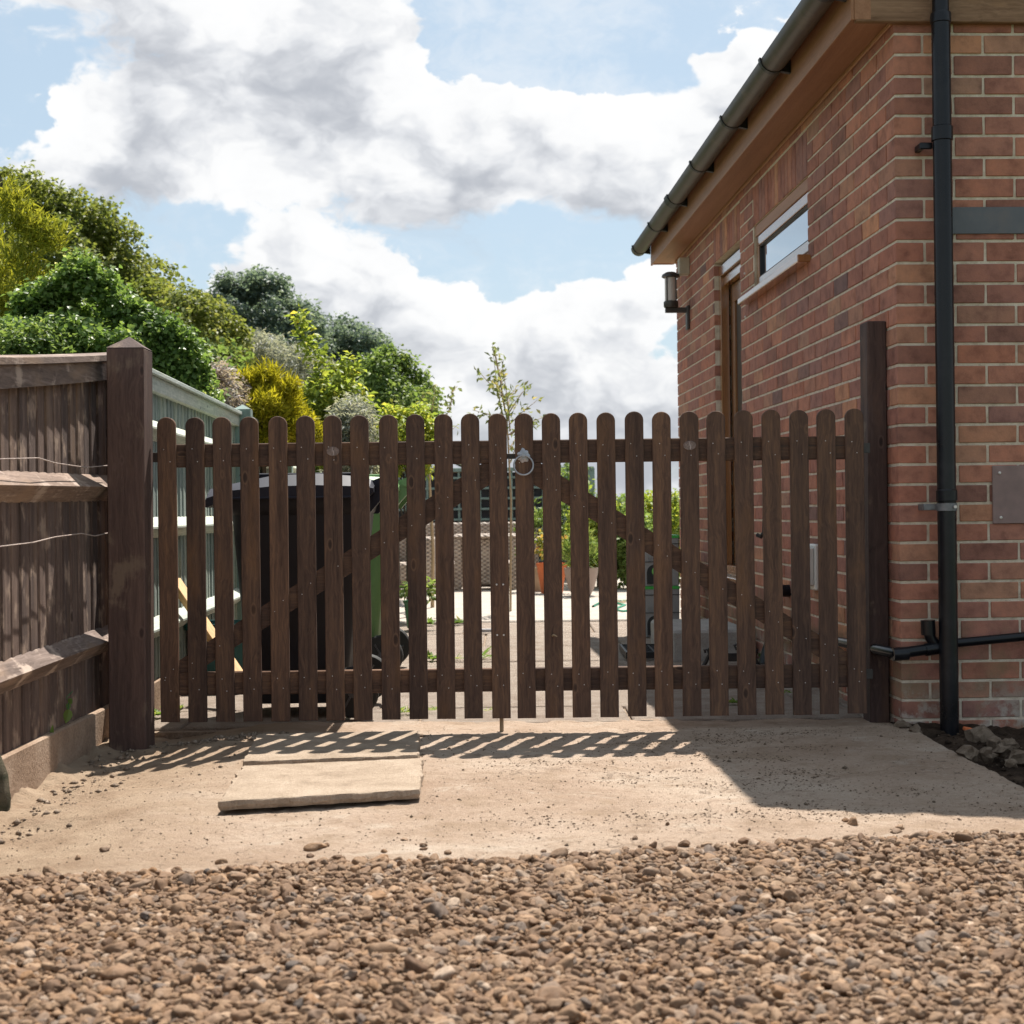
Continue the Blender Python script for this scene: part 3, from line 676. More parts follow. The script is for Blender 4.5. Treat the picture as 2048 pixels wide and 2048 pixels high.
# gutter: half round with brackets
GXc, GZ, GR = -.238, 2.722, .057
gut = MB(); rings = []
arc = [R(180 + 180 * k / 10) for k in range(11)]
for t in (-.06, 5.52):
    rings.append([(GXc + GR * math.cos(a), t, GZ + GR * math.sin(a)) for a in arc] + [(GXc + (GR - .004) * math.cos(a), t, GZ + (GR - .004) * math.sin(a)) for a in arc[::-1]])
gut.loft(rings); gutter = smooth_angle(gut.build('gutter', M_gutter, house))
for t in (-.062, 5.522):
    e = MB(); e.prism([(GXc + GR * math.cos(a), GZ + GR * math.sin(a)) for a in arc], t - .002, t + .002, lambda p, q, s: (p, s, q)); e.build('end_cap', M_gutter, gutter)
for ly in (.02, .93, 1.86, 2.80, 3.72, 4.55, 5.42):
    e = MB()
    wd = .016
    for ww, off in ([(.016, 0)] if ly != 3.72 else [(.012, -.05), (.05, 0), (.012, .05)]):
        rr = []
        for t in (ly + off - ww, ly + off + ww):
            rr.append([(GXc + (GR + .0075) * math.cos(a), t, GZ + .004 + (GR + .0075) * math.sin(a)) for a in arc] + [(GXc + (GR + .0008) * math.cos(a), t, GZ + .004 + (GR + .0008) * math.sin(a)) for a in arc[::-1]])
        e.loft(rr)
    e.prism([(FX - .001, GZ + .01), (FX - .001, GZ - .060), (GXc + .03, GZ - GR + .004), (GXc + GR, GZ - .005)], ly - .012, ly + .012, lambda p, q, s: (p, s, q))
    e.build('gutter_bracket', M_bracket, gutter)
# downpipe on the front wall
dp = MB(); DX, DY = .148, -.085
dp.tube([(DX, DY, -.05), (DX, DY, 1.5), (DX + .0, DY, 2.575)], .0335, 20); dp.tube([(DX, DY, 2.57), (DX, DY, 2.80)], .0300, 20)
down = smooth_angle(dp.build('downpipe', M_blackpipe, house))
for z0, z1, rr in ((2.12, 2.175, .0385), (.818, .862, .0375), (2.545, 2.585, .037)):
    c = MB(); c.lathe([(.033, z0), (rr, z0 + .003), (rr, z1 - .004), (.034, z1)], 20, (DX, DY, 0)); smooth_angle(c.build('collar', M_blackpipe, down))
c = MB(); c.box(DX - .075, DX - .028, DY + .02, DY + .032, 2.098, 2.122, .003); c.box(DX - .075, DX - .055, DY + .03, .0, 2.098, 2.122, .003); c.build('pipe_clip', M_blackpipe, down)
c = MB(); c.lathe([(.0345, .785), (.0365, .785), (.0365, .812), (.0345, .812)], 20, (DX, DY, 0)); c.box(DX - .078, DX - .03, DY + .018, DY + .024, .787, .810, .002); c.box(DX - .078, DX - .07, DY + .02, 0, .787, .810, .001)
smooth_angle(c.build('steel_clip', M_agedzinc, down)); c = MB(); c.lathe([(.006, -.004), (.006, .002), (.003, .004)], 10, (DX + .018, DY - .037, .799), 'y'); c.build('screw', M_zinc, down)
# waste pipes round the foot of the corner
wp = MB(); wp.tube([(DX - .01, -.055, .300), (.8, -.055, .352), (1.9, -.055, .43)], .0165, 14); smooth_angle(wp.build('waste_pipe', M_blackpipe, house))
wp = MB(); wp.tube([(-.045, -.065, .268), (DX, -.060, .292)], .0200, 14); wp.tube([(-.050, -.066, .267), (.005, -.065, .270)], .0245, 16); wp.tube([(.070, -.062, .281), (.125, -.06, .288)], .0235, 16)
smooth_angle(wp.build('waste_pipe_elbow', M_blackpipe, house))
wp = MB(); wp.tube([(.115, -.055, .290), (.092, -.055, .325), (.085, -.055, .345)], .020, 14); wp.tube([(.085, -.055, .335), (.083, -.055, .388)], .026, 16); smooth_angle(wp.build('capped_stub', M_blackpipe, house))
wp = MB(); wp.tube([(-.035, -.066, .270), (-.06, .03, .272), (-.055, .35, .262), (-.05, 1.9, .205)], .0195, 14); smooth_angle(wp.build('waste_pipe', M_blackpipe, house))
# steel lintel plate and access panel on the front wall
lp = MB(); lp.box(.182, 1.7, -.008, .004, 1.800, 1.898, .001)
for k in range(8): lp.box(.176, .183, -.0075, .003, 1.806 + k * .0115, 1.812 + k * .0115)
lp.build('steel_lintel', M_steel, house)
ap = MB(); ap.box(.345, .70, -.009, -.002, .735, .948, .0015); panel = ap.build('access_panel', M_panel, house)
for x, z in ((.371, .921), (.374, .757), (.67, .921), (.67, .757)):
    c = MB(); c.lathe([(.0055, 0), (.0055, -.003), (.003, -.0045)], 10, (x, -.009, z), 'y'); c.build('screw', M_zinc, panel)
# window
def frame_box(b, y0, y1, z0, z1, t, x0, x1):
    b.box(x0, x1, y0, y1, z0, z0 + t, .003); b.box(x0, x1, y0, y1, z1 - t, z1, .003)
    b.box(x0, x1, y0, y0 + t, z0 + t, z1 - t, .003); b.box(x0, x1, y1 - t, y1, z0 + t, z1 - t, .003)
wy0, wy1, wz0, wz1 = openings[0]
fb = MB(); frame_box(fb, wy0 + .004, wy1 - .004, wz0 + .060, wz1 - .062, .050, .016, .085); win = fb.build('window', M_frame, house)
fb = MB(); frame_box(fb, wy0 + .0545, wy1 - .0545, wz0 + .1105, wz1 - .1125, .008, .022, .060); fb.build('gasket', M_bracket, win)
fb = MB(); fb.box(.036, .042, wy0 + .062, wy1 - .062, wz0 + .118, wz1 - .120); fb.build('pane', M_glass, win)
fb = MB(); fb.box(-.060, .085, wy0 - .045, wy1 + .15, wz0 - .008, wz0 + .026, .004); fb.build('sill', M_frame, win)
fb = MB(); fb.box(.010, .10, wy0 + .001, wy1 - .001, wz1 - .060, wz1 - .001, .002); fb.build('lintel_trim', M_fascia, win)
fb = MB(); fb.box(.022, .085, wy0 + .006, wy1 - .006, wz0 + .027, wz0 + .059, .002); fb.build('sub_frame', M_fascia, win)
# door
dy0, dy1, dz0, dz1 = openings[1]
fb = MB(); frame_box(fb, dy0 + .006, dy1 - .006, dz0 + .006, dz1 - .026, .062, .030, .082); door = fb.build('door', M_frame, house)
fb = MB(); frame_box(fb, dy0 + .070, dy1 - .070, dz0 + .070, dz1 - .150, .110, .090, .135); fb.build('leaf_frame', M_frame, door)
fb = MB(); fb.box(.050, .120, dy0 + .070, dy1 - .070, dz1 - .145, dz1 - .092, .002); fb.build('transom', M_frame, door)
fb = MB(); fb.box(.105, .110, dy0 + .17, dy1 - .17, dz0 + .17, dz1 - .25); fb.build('pane', M_doorglass, door)
fb = MB(); fb.box(-.02, .095, dy0 - .01, dy1 + .01, dz0 - .015, dz0 + .006, .003); fb.build('threshold', M_frame, door)
fb = MB(); fb.box(.150, .155, dy0 + .004, dy1 - .004, dz0, dz1); fb.build('dark_backing', M_interior, door)
fb = MB(); fb.box(.097, .10, wy0 + .004, wy1 - .004, wz0 + .03, wz1); fb.build('dark_backing', M_interior, win)
# small fittings on the side wall
fb = MB(); fb.box(-.035, .0, 1.14, 1.30, .435, .640, .006); fb.box(-.062, -.034, 1.155, 1.285, .455, .625, .006); fb.build('outdoor_socket', M_whitebox, house)
fb = MB(); fb.tube([(.02, 1.80, .40), (-.055, 1.80, .40)], .030, 14); fb.tube([(-.05, 1.80, .40), (-.075, 1.80, .385)], .034, 14); smooth_angle(fb.build('overflow_spout', M_blackpipe, house))
fb = MB(); fb.tube([(-.015, 2.28, .80), (-.02, 2.28, .68), (-.035, 2.29, .655), (-.05, 2.31, .665)], .011, 8); fb.build('wall_hook', M_bracket, house)
fb = MB(); fb.tube([(-.02, 2.05, .20), (-.07, 2.02, .08), (-.09, 2.0, .02)], .028, 10); smooth_angle(fb.build('pipe_shoe', M_blackpipe, house))
for z in (2.225, 2.10, 1.98, 1.86):
    fb = MB(); fb.lathe([(.007, 0), (.006, -.006), (.002, -.009)], 8, (-.001, 2.78, z), 'x'); fb.build('screw', M_zinc, house)
# wall lantern and its junction box near the far corner
lamp = thing('wall_lantern', 'dark bronze wall lantern with frosted glass under the far eave of the brick house', 'lamp', house.matrix_basis @ Vector((0, 4.72, 2.03)), TH)
q = MB(); q.box(-.022, .0, -.035, .035, -.005, .16, .006); q.build('wall_plate', M_lampmetal, lamp)
q = MB(); q.box(-.165, -.015, -.014, .014, .112, .148, .004); q.build('arm', M_lampmetal, lamp)
q = MB(); q.lathe([(.046, .148), (.050, .156), (.050, .186), (.044, .192)], 20, (-.125, 0, 0)); smooth_angle(q.build('base_ring', M_lampmetal, lamp))
q = MB(); q.lathe([(.041, .190), (.041, .352)], 20, (-.125, 0, 0)); smooth_angle(q.build('glass', M_lampglass, lamp))
q = MB(); q.lathe([(.052, .350), (.062, .356), (.058, .372), (.030, .388), (.008, .392)], 20, (-.125, 0, 0)); smooth_angle(q.build('cap', M_lampmetal, lamp))
for k in range(4):
    a = R(45 + 90 * k); q = MB(); q.tube([(-.125 + .045 * math.cos(a), .045 * math.sin(a), .185), (-.125 + .045 * math.cos(a), .045 * math.sin(a), .355)], .0045, 6); q.build('bar', M_lampmetal, lamp)
jb = MB(); jb.box(-.075, 0, -.04, .04, 0, .115, .006); o = jb.build('junction_box', M_creambox, None, house.matrix_basis @ Vector((0, 4.70, 2.395)), (0, 0, TH)); tag(o, 'small cream electrical box tucked under the far eave above the wall lantern', 'electrical box')
# ------------------------------------------------------------------ picket gates and posts
GYF, GB, GT, PW, PT = 5.49, .045, 1.162, .0677, .018
def picket_mesh(seed):
    rd = random.Random(seed); b = MB(); h = GT - GB; r = PW / 2; n = 12
    def ring(ins, y):
        rr = r - ins; pts = [(-rr, y, ins * .4 + rd.uniform(-.0006, .0006)), (rr, y, ins * .4 + rd.uniform(-.0006, .0006))]
        for k in range(n + 1):
            a = math.pi * k / n; pts.append((rr * math.cos(a), y, h - r * .92 + rr * .92 * math.sin(a)))
        return pts
    b.loft([ring(.0022, 0), ring(0, .0022), ring(0, PT - .0022), ring(.0022, PT)]); return b.mesh('picket', M_picket)
PM = [picket_mesh(k) for k in range(5)]
def disc(b, x, z, r=.0019, y=-.0009):
    b.lathe([(r, .001), (r, y), (r * .5, y - .0008)], 7, (x, 0, z), 'y')
def make_gate(name, label, x0, pitch, flip):
    root = thing(name, label, 'gate', (x0, GYF, 0)); nails = MB(); W = 12 * pitch + PW
    for k in range(13):
        x = k * pitch + PW / 2
        put('picket', PM[(k * 3 + (2 if flip else 0)) % 5], root, (x + random.uniform(-.0012, .0012), random.uniform(-.001, .001), GB + random.uniform(-.0015, .0015)), (0, R(random.uniform(-.12, .12)), 0))
        for zz in (1.022, .184):
            for s in (-1, 1): disc(nails, x + s * .010 * random.uniform(.5, 1.4), zz + s * (-.022) * random.uniform(.8, 1.2))
        t = k / 12 if not flip else 1 - k / 12
        zb = .20 + t * .74
        for s in (-1, 1):
            if random.random() < .8: disc(nails, x + s * .016, zb + .02 + (s if not flip else -s) * .02, .0017)
    for z0, z1 in ((.979, 1.064), (.141, .226)):
        b = MB(); b.box(.008, W - .008, PT + .001, PT + .030, z0, z1, .003)
        b.build('rail', M_rail, root)
        if z0 > .5 and flip:
            g = MB(); g.box(W * .62, W - .01, PT + .0005, PT + .0012, 1.0285, 1.0305); g.build('rail_split', M_bracket, root)
    # brace between the rails, cut upright at its ends
    hh = .0505; xa, xb = .012, W - .040
    za, zbm = .216, .988
    poly = [(xa, za - .0), (xa + .03, za - .0), (xb, zbm - 2 * hh + .012), (xb, zbm - .012), (xb - .02, zbm - .012), (xa, za + .045)]
    dx = (xb - xa); up = lambda x: .228 + (x - xa) / dx * (1.022 - .228)
    lo = lambda x: up(x) - .103
    poly = [(xa + .115, .2265), (xb, lo(xb)), (xb, .9785), (xb - .055, .9785), (xa, .236), (xa, .2265)]
    if flip: poly = [(W - p, q) for p, q in poly][::-1]
    b = MB(); b.prism(poly, PT + .0015, PT + .029, lambda p, q, t: (p, t, q)); b.build('brace', M_rail, root)
    stuff(nails.build('nail_heads', M_zinc, root)); return root
gl = make_gate('picket_gate', 'brown picket gate leaf hung on the thick capped post beside the fence', -1.296, .10118, False)
gr = make_gate('picket_gate', 'brown picket gate leaf with ring handle, hung on the slim post by the brick wall', .0118, .10092, True)
# oval plaques
for root, x, z in ((gl, 6 * .10118 + .036, 1.030), (gr, 6 * .10092 + .036, 1.035)):
    b = MB(); n = 20
    rr = [[(s * .0235 * math.cos(k * 2 * math.pi / n), y, s * .0172 * math.sin(k * 2 * math.pi / n)) for k in range(n)] for s, y in ((1, .001), (1, -.0022), (.9, -.003), (.84, -.0015))]
    b.loft(rr); pl = b.build('oval_plaque', plain('plaque_' + str(len(MATS)), (.17, .115, .095), .4, .5, 120, .5), root, (x, 0, z))
    b = MB(); b.box(-.0035, -.0005, -.0035, -.0012, -.001, .015); b.box(.001, .005, -.0035, -.0012, -.014, .004); b.build('embossed_mark', M_mark, pl, rot=(0, R(6), 0))
# ring latch on the right leaf, latch bar, drop bolt on the left leaf
la = MB(); n = 36
pts = []
for k in range(n):
    a = 2 * math.pi * k / n; rr = .0195 + .0055 * abs(math.cos(3.5 * a)) + (.006 if abs(a - math.pi / 2) < .25 else 0); pts.append((rr * math.cos(a), rr * math.sin(a)))
la.loft([[(p, .0, q) for p, q in pts], [(p, -.003, q) for p, q in pts], [(p * .45, -.008, q * .45) for p, q in pts], [(p * .3, -.008, q * .3) for p, q in pts]])
latch = la.build('ring_latch', M_galv, gr, (.0325, 0, 1.004))
la = MB(); ring = []; m = 28
for k in range(m + 1):
    a = 2 * math.pi * k / m; ring.append((.0355 * math.sin(a), -.013 + .004 * math.cos(a), -.034 + .0355 * math.cos(a)))
la.tube(ring, .0034, 10, False); smooth_angle(la.build('ring', M_galv, latch), 60)
la = MB(); la.box(-.0065, .0065, -.017, -.006, -.004, .006, .001); la.build('knuckle', M_galv, latch)
b = MB(); b.box(-.10, .055, PT + .031, PT + .037, .996, 1.016, .001); b.build('latch_bar', M_lampmetal, gr)
b = MB(); b.tube([(12 * .10118 + .034, PT + .012, .03), (12 * .10118 + .034, PT + .010, .30)], .006, 8); b.build('drop_bolt', M_galv, gl); b = MB(); b.tube([(12 * .10118 + .034, PT + .012, -.03), (12 * .10118 + .034, PT + .012, .05)], .0075, 8); b.build('ground_peg', M_palebark, gl)
b = MB()
for x, z in ((12 * .10118 + .022, .535), (12 * .10118 + .046, .535), (12 * .10118 + .022, .35), (12 * .10118 + .046, .35)): disc(b, x, z, .0035)
stuff(b.build('bolt_heads', M_zinc, gl))
b = MB(); b.box(12 * .10118 + .006, 12 * .10118 + .060, PT + .0005, PT + .020, .10, .60, .002); b.build('bolt_plate', M_rail, gl)
b = MB(); b.tube([(.0, -.001, 0), (.004, -.012, .004), (.016, -.020, -.001)], [.004, .0035, .002], 7); b.build('bent_nail', M_palebark, gr, (.10092 + .030, 0, .345))
# hinges on the right post side
for z in (1.02, .185):
    b = MB(); b.box(12 * .10092 - .10, 12 * .10092 + PW + .035, PT + .031, PT + .036, z - .018, z + .018, .001); b.build('hinge', M_lampmetal, gr)
b = MB(); b.box(-.045, .12, PT + .031, PT + .036, 1.0, 1.036, .001); b.build('hinge', M_lampmetal, gl)

# posts
lpst = thing('gate_post', 'thick dark brown timber gate post with pyramid cap at the fence end', 'post', (-1.3855, 5.36, -.12), 0)
b = MB(); b.box(-.0665, .0665, 0, .135, 0, 1.525, .004); b.build('post', M_post, lpst, rot=(0, R(.35), 0))
b = MB(); s, z0 = .0665, 1.5255
b.add([(-s, 0, z0), (s, 0, z0), (s, .135, z0), (-s, .135, z0), (0, .0675, z0 + .046)], [(0, 1, 4), (1, 2, 4), (2, 3, 4), (3, 0, 4), (3, 2, 1, 0)]); b.build('pyramid_cap', M_post, lpst, rot=(0, R(.35), 0))
b = MB(); b.box(-.037, .037, 0, .10, -.05, 1.50, .004); o = b.build('gate_post', M_post, None, (1.372, 5.63, 0), (0, R(.2), TH)); tag(o, 'slim dark brown gate post standing against the brick wall', 'post')

# ------------------------------------------------------------------ brown close-board fence (left)
fence = thing('brown_fence', 'dark brown close-board fence with dipping capped top, left of the gate', 'fence', (-1.518, 2.6, 0), R(0))
# local y runs away from the camera; boards stand at x<0, rails in front (x>0)
def ftop(y): d = y - 1.80; return 1.268 + .104 * d + .006 * d * d
y = .0; k = 0; FL = 3.16
while y < FL:
    wd = .088; b = MB(); z1 = ftop(y + wd / 2) - .02; z0 = .098
    b.prism([(-.004, -.006), (-.004 + .014, -.002), (.010, .006), (.004, wd + .012), (-.004, wd + .012)], 0, 1, lambda p, q, t: (p, q, z0 + t * (z1 - z0)))
    b.build('board', M_fboard, fence, (-.006 + random.uniform(-.002, .002), y, 0), (0, 0, R(random.uniform(-.6, .6)))); y += wd; k += 1
def arris(zf, name='rail', h=.075, d=.050):
    b = MB(); n = 8; rings = []
    for i in range(n + 1):
        yy = FL * i / n; z = zf(yy); rings.append([(.002, yy, z + h * .55), (d, yy, z - h * .05), (d - .004, yy, z - h * .12), (.002, yy, z - h * .75)])
    b.loft(rings); return b.build(name, M_frail, fence)
arris(lambda y: .925 + .012 * (y - 1.7) / 1.0 - .025); arris(lambda y: .335 + .016 * (y - 1.7))
b = MB(); rings = []; rings2 = []
for i in range(15):
    yy = FL * i / 14; z = float(ftop(yy))
    rings.append([(-.02, yy, z - .010), (.030, yy, z - .018), (.030, yy, z - .088), (-.02, yy, z - .088)])
    rings2.append([(-.032, yy, z + .012), (.044, yy, z + .004), (.044, yy, z - .0165), (-.032, yy, z - .0085)])
b.loft(rings); b.build('top_rail', M_frail, fence); b = MB(); b.loft(rings2); b.build('capping', M_frail, fence)
b = MB()
for i in range(2): b.box(-.028, .022, i * 1.58 + .003, i * 1.58 + 1.575, -.12, .102, .006)
b.build('concrete_base', M_gravelboard, fence)
for pts in ([(0, 918, .0), (70, 916, .01), (110, 926, .0), (175, 935, -.005), (216, 931, 0)], [(0, 1093, .0), (60, 1085, .01), (110, 1074, 0), (165, 1067, -.004), (190, 1072, 0), (216, 1066, 0)]):
    b = MB(); L = []
    for px, py, jx in pts:
        u, v = uv(px, py); Y = 1.472 * FPX / -u; L.append((u / FPX * Y + jx - (-1.518), Y - 2.6, CAM_H - v / FPX * Y))
    d = (Vector(L[0]) - Vector(L[1])); L = [tuple(Vector(L[0]) + d * 9)] + L
    b.tube(L, .0022, 6); b.build('wire', M_wire, fence)
# mossy stone and creeper by the fence base
b = MB(); rings = []
for i, (z, r) in enumerate(((-.06, .062), (.03, .066), (.10, .060), (.15, .046), (.178, .026), (.186, .006))):
    rings.append([(r * math.cos(a) * (1 + .1 * math.sin(3 * a + i)), r * .9 * math.sin(a), z) for a in [2 * math.pi * k / 14 for k in range(14)]])
b.loft(rings); o = smooth_angle(b.build('mossy_stone', M_moss, None, (-1.512, 4.28, -.03)), 80); tag(o, 'dark rounded mossy stone stub at the left edge by the fence base', 'stone')
def leaf_outline(l, wd): return [(0, 0), (.35 * wd, .12 * l), (.5 * wd, .38 * l), (.34 * wd, .7 * l), (0, l), (-.34 * wd, .7 * l), (-.5 * wd, .38 * l), (-.35 * wd, .12 * l)]
cr = thing('creeper', 'small green creeper sprig poking out low on the brown fence', 'plant', (-1.500, 5.02, .10))
b = MB(); b.tube([(.0, .02, .05), (.008, .0, .085), (.004, -.01, .10), (.02, .01, .118)], .0013, 5); b.build('stem', M_greenpot, cr)
def bigleaf(parent, loc, rot, l, wd, rn=.5, m=None):
    o2 = leaf_outline(l, wd); me = bpy.data.meshes.new('leaf'); me.from_pydata([(p, -abs(p) * .25, q) for p, q in o2], [], [(0, 1, 2, 3, 4), (0, 4, 5, 6, 7)]); me.materials.append(m or L_weed); me.update()
    a = me.attributes.new('rnd', 'FLOAT', 'FACE'); a.data.foreach_set('value', [rn, rn]); return put('leaf', me, parent, loc, rot)
bigleaf(cr, (.012, -.012, .060), (R(170), R(10), 0), .048, .032, .55); bigleaf(cr, (.010, -.005, .095), (R(150), R(-40), 0), .026, .018, .4); bigleaf(cr, (.0, .035, .075), (R(160), R(20), R(30)), .026, .018, .3); bigleaf(cr, (-.01, -.14, -.02), (R(10), R(8), R(20)), .05, .014, .5)

# ------------------------------------------------------------------ sage green fence behind
gf = thing('sage_fence', 'pale sage green close-board fence running back behind the bins', 'fence', (-1.475, 5.62, 0), R(2.37))
GL = 11.5; ZT = 1.40; y = 0; FBM = []
for v in range(4):
    b = MB(); b.prism([(-.004, -.004), (.010, -.002), (.010, .006), (.003, .098), (-.004, .098)], .12, ZT - .07, lambda p, q, t: (p, q, t)); FBM.append(b.mesh('board', M_gboard))
while y < GL:
    put('board', random.choice(FBM), gf, (random.uniform(-.002, .002), y, 0), (0, 0, R(random.uniform(-.5, .5)))); y += .088
for z in (1.165, .76, .345):
    b = MB(); b.prism([(.008, .038), (.055, -.002), (.055, -.010), (.008, -.05)], 0, GL, lambda p, q, t: (p, t, z + q)); b.build('rail', M_grail, gf)
b = MB(); b.box(-.012, .032, 0, GL, ZT - .085, ZT - .0205, .003); b.build('top_rail', M_grail, gf)
b = MB(); b.box(-.03, .048, 0, GL, ZT - .02, ZT, .003); b.build('capping', M_grail, gf)
for yy in (3.11, 5.35, 7.6, 9.8):
    b = MB(); s = .05; b.box(-s, s, -s, s, -.05, ZT + .015, .004); b.add([(-s, -s, ZT + .015), (s, -s, ZT + .015), (s, s, ZT + .015), (-s, s, ZT + .015), (-.0, 0, ZT + .045)], [(0, 1, 4), (1, 2, 4), (2, 3, 4), (3, 0, 4)]); b.build('post', M_gpost, gf, (.045, yy, 0))
b = MB(); b.box(-.02, .02, 0, GL, -.06, .118, .004); b.build('concrete_base', M_gravelboard, gf)

# ------------------------------------------------------------------ flagstones
def flag(name, pts, ztop, th, label):
    c = sum((Vector(p) for p in pts), Vector()) / 4; b = MB(); out = []
    for i in range(4):
        p, q = Vector(pts[i]), Vector(pts[(i + 1) % 4]); n = 22
        for k in range(n):
            t = k / n; w_ = p.lerp(q, t); nrm = Vector((q.y - p.y, p.x - q.x, 0)).normalized()
            out.append(w_ + nrm * random.uniform(-.005, .005) - c)
    rz = lambda: random.uniform(-.0015, .0015)
    b.loft([[(p.x * .985, p.y * .985, p.z - th) for p in out], [(p.x * 1.004, p.y * 1.004, p.z - th * .55 + rz() * 3) for p in out], [(p.x + rz(), p.y + rz(), p.z - .0035 + rz()) for p in out], [(p.x * .994, p.y * .994, p.z + rz() * .3) for p in out]])
    return tag(b.build(name, M_flag, None, c), label, 'paving slab')
flag('flagstone', [(-.802, 4.043, .030), (-.263, 4.188, .029), (-.294, 4.763, .022), (-.847, 4.665, .022)], 0, .026, 'nearer buff sandstone flagstone, fully sunlit, lying on the concrete')
flag('flagstone', [(-.864, 4.768, .018), (-.311, 4.850, .018), (-.345, 5.373, .022), (-.915, 5.325, .022)], 0, .028, 'farther buff sandstone flagstone striped with the gate shadow')
# ------------------------------------------------------------------ wheelie bins
def wheelie(label, X0, Y0, s, body, lid, rz=0.0):
    """side view: front to -x, hinge and wheels to +x; s scales the whole"""
    t = thing('wheelie_bin', label, 'bin', (X0, Y0, 0), rz)
    b = MB(); b.loft([rrect(.085 * s, .47 * s, .06 * s, .46 * s, .05 * s, .05 * s), rrect(.03 * s, .555 * s, .01 * s, .52 * s, .05 * s, .80 * s), rrect(.02 * s, .565 * s, 0, .53 * s, .05 * s, .81 * s), rrect(.0 * s, .575 * s, -.012 * s, .542 * s, .05 * s, .835 * s), rrect(.0 * s, .575 * s, -.012 * s, .542 * s, .05 * s, .865 * s)])
    smooth_angle(b.build('body', body, t))
    b = MB(); rings = []
    for x, z0, z1 in ((-.062, .835, .872), (-.055, .832, .905), (.03, .868, .925), (.2, .868, .957), (.38, .868, .962), (.53, .868, .950), (.585, .872, .935), (.60, .885, .915)):
        y0, y1 = -.022, .552; zt = (z0 + z1) / 2
        rings.append([(x * s, y0 * s, z0 * s), (x * s, (y0 - .004) * s, zt * s), (x * s, (y0 + .07) * s, z1 * s), (x * s, (y1 - .07) * s, z1 * s), (x * s, (y1 + .004) * s, zt * s), (x * s, y1 * s, z0 * s)])
    b.loft(rings); ld = smooth_angle(b.build('lid', lid, t), 25)
    b = MB(); b.box(.05 * s, .52 * s, .12 * s, .16 * s, .955 * s, .968 * s, .004); b.box(.05 * s, .52 * s, .37 * s, .41 * s, .955 * s, .968 * s, .004); b.box(-.05 * s, .57 * s, -.026 * s, -.014 * s, .862 * s, .872 * s, .003); b.build('lid_rib', lid, ld)
    b = MB(); b.tube([(.63 * s, .03 * s, .925 * s), (.63 * s, .50 * s, .925 * s)], .020 * s, 12); smooth_angle(b.build('handle', lid, t))
    for yy in (.05, .45):
        b = MB(); b.prism([(.55, .80), (.575, .80), (.64, .875), (.652, .925), (.632, .948), (.585, .93)], yy * s, (yy + .035) * s, lambda p, q, r_: (p * s, r_, q * s)); b.build('handle_bracket', lid, t)
    b = MB(); b.tube([(.50 * s, -.0 * s, .10 * s), (.50 * s, .52 * s, .10 * s)], .012 * s, 8); b.build('axle', M_rubber, t)
    for yy in (-.03, .50):
        wl = thing('wheel', '', '', (.51 * s, yy * s, .10 * s)); del wl['label']; del wl['category']; wl.parent = t
        b = MB(); b.lathe([(.070 * s, 0), (.094 * s, .0), (.100 * s, .008 * s), (.100 * s, .040 * s), (.094 * s, .048 * s), (.070 * s, .048 * s)], 28, axis='y'); smooth_angle(b.build('tyre', M_rubber, wl))
        b = MB(); b.lathe([(.069 * s, .006 * s), (.069 * s, .04 * s)], 24, axis='y'); b.lathe([(.02 * s, -.002), (.02 * s, .01)], 12, axis='y')
        for k in range(6):
            a = k * math.pi / 3; b.tube([(.02 * s * math.cos(a), .002, .02 * s * math.sin(a)), (.066 * s * math.cos(a), .002, .066 * s * math.sin(a))], .006 * s, 5)
        b.build('rim', M_wheelrim, wl)
    return t
wheelie('black wheelie bin seen side-on just behind the left gate leaf', -1.142, 5.90, 1.0, M_blackbin, M_binlid)
wheelie('green wheelie bin half hidden behind the black bin', -1.17, 7.35, 1.03, M_greenbin, M_greenlid)
# timber prop and teal tub by the fence
a, c = P(350, 1163, 6.75), P(476, 1350, 6.30); d = (c - a)
b = MB(); L = d.length * 1.03; b.box(-.022, .022, -.020, .020, 0, L, .002); o = b.build('timber_prop', M_newwood, None, a, d.to_track_quat('Z', 'Y').to_euler()); tag(o, 'bare orange pine plank propped slantwise behind the left gate', 'plank')
b = MB(); c = G(430, 1330); b.loft([rrect(-.12, .12, -.1, .1, .03, 0), rrect(-.15, .15, -.13, .13, .03, .27), rrect(-.165, .165, -.145, .145, .03, .275), rrect(-.165, .165, -.145, .145, .03, .30), rrect(-.15, .15, -.13, .13, .03, .30), rrect(-.12, .12, -.1, .1, .03, .02)])
o = smooth_angle(b.build('plastic_tub', M_teal, None, (-1.36, 7.05, 0.0))); tag(o, 'dark teal plastic tub against the sage fence, beside the bins', 'tub')

# ------------------------------------------------------------------ trellis, rattan set and shed at the back
TY = 17.3
tr = thing('trellis', 'sage green square trellis screen on dark backing behind the rattan seats', 'trellis', (0, TY, 0))
x0, x1, z1 = P(770, 945, TY).x, P(1170, 945, TY).x, 1.29
sm = {}
n = int((x1 - x0) / .12)
bv = MB(); bv.box(-.013, .013, -.012, .0, .0, z1 - .02, .002); mv = bv.mesh('slat', M_trellis)
bh = MB(); bh.box(x0, x1, -.028, -.0125, -.013, .013, .002); mh = bh.mesh('slat', M_trellis)
for k in range(n + 1): put('slat', mv, tr, (x0 + k * (x1 - x0) / n, 0, 0))
for k in range(10): put('slat', mh, tr, (0, 0, .12 + k * .12))
for x in (x0 - .06, (x0 + x1) / 2 - .8, x1 + .06):
    b = MB(); b.box(-.05, .05, -.03, .06, 0, z1 + .01, .004); b.build('post', M_trellis, tr, (x, 0, 0))
b = MB(); b.box(x0 - .1, x1 + .1, -.04, .05, z1 - .02, z1 + .025, .004); b.build('capping', M_trellis, tr)
b = MB(); b.box(x0 - .05, x1 + .05, .02, .04, 0, z1 - .03); b.build('backing', M_trellis_back, tr)
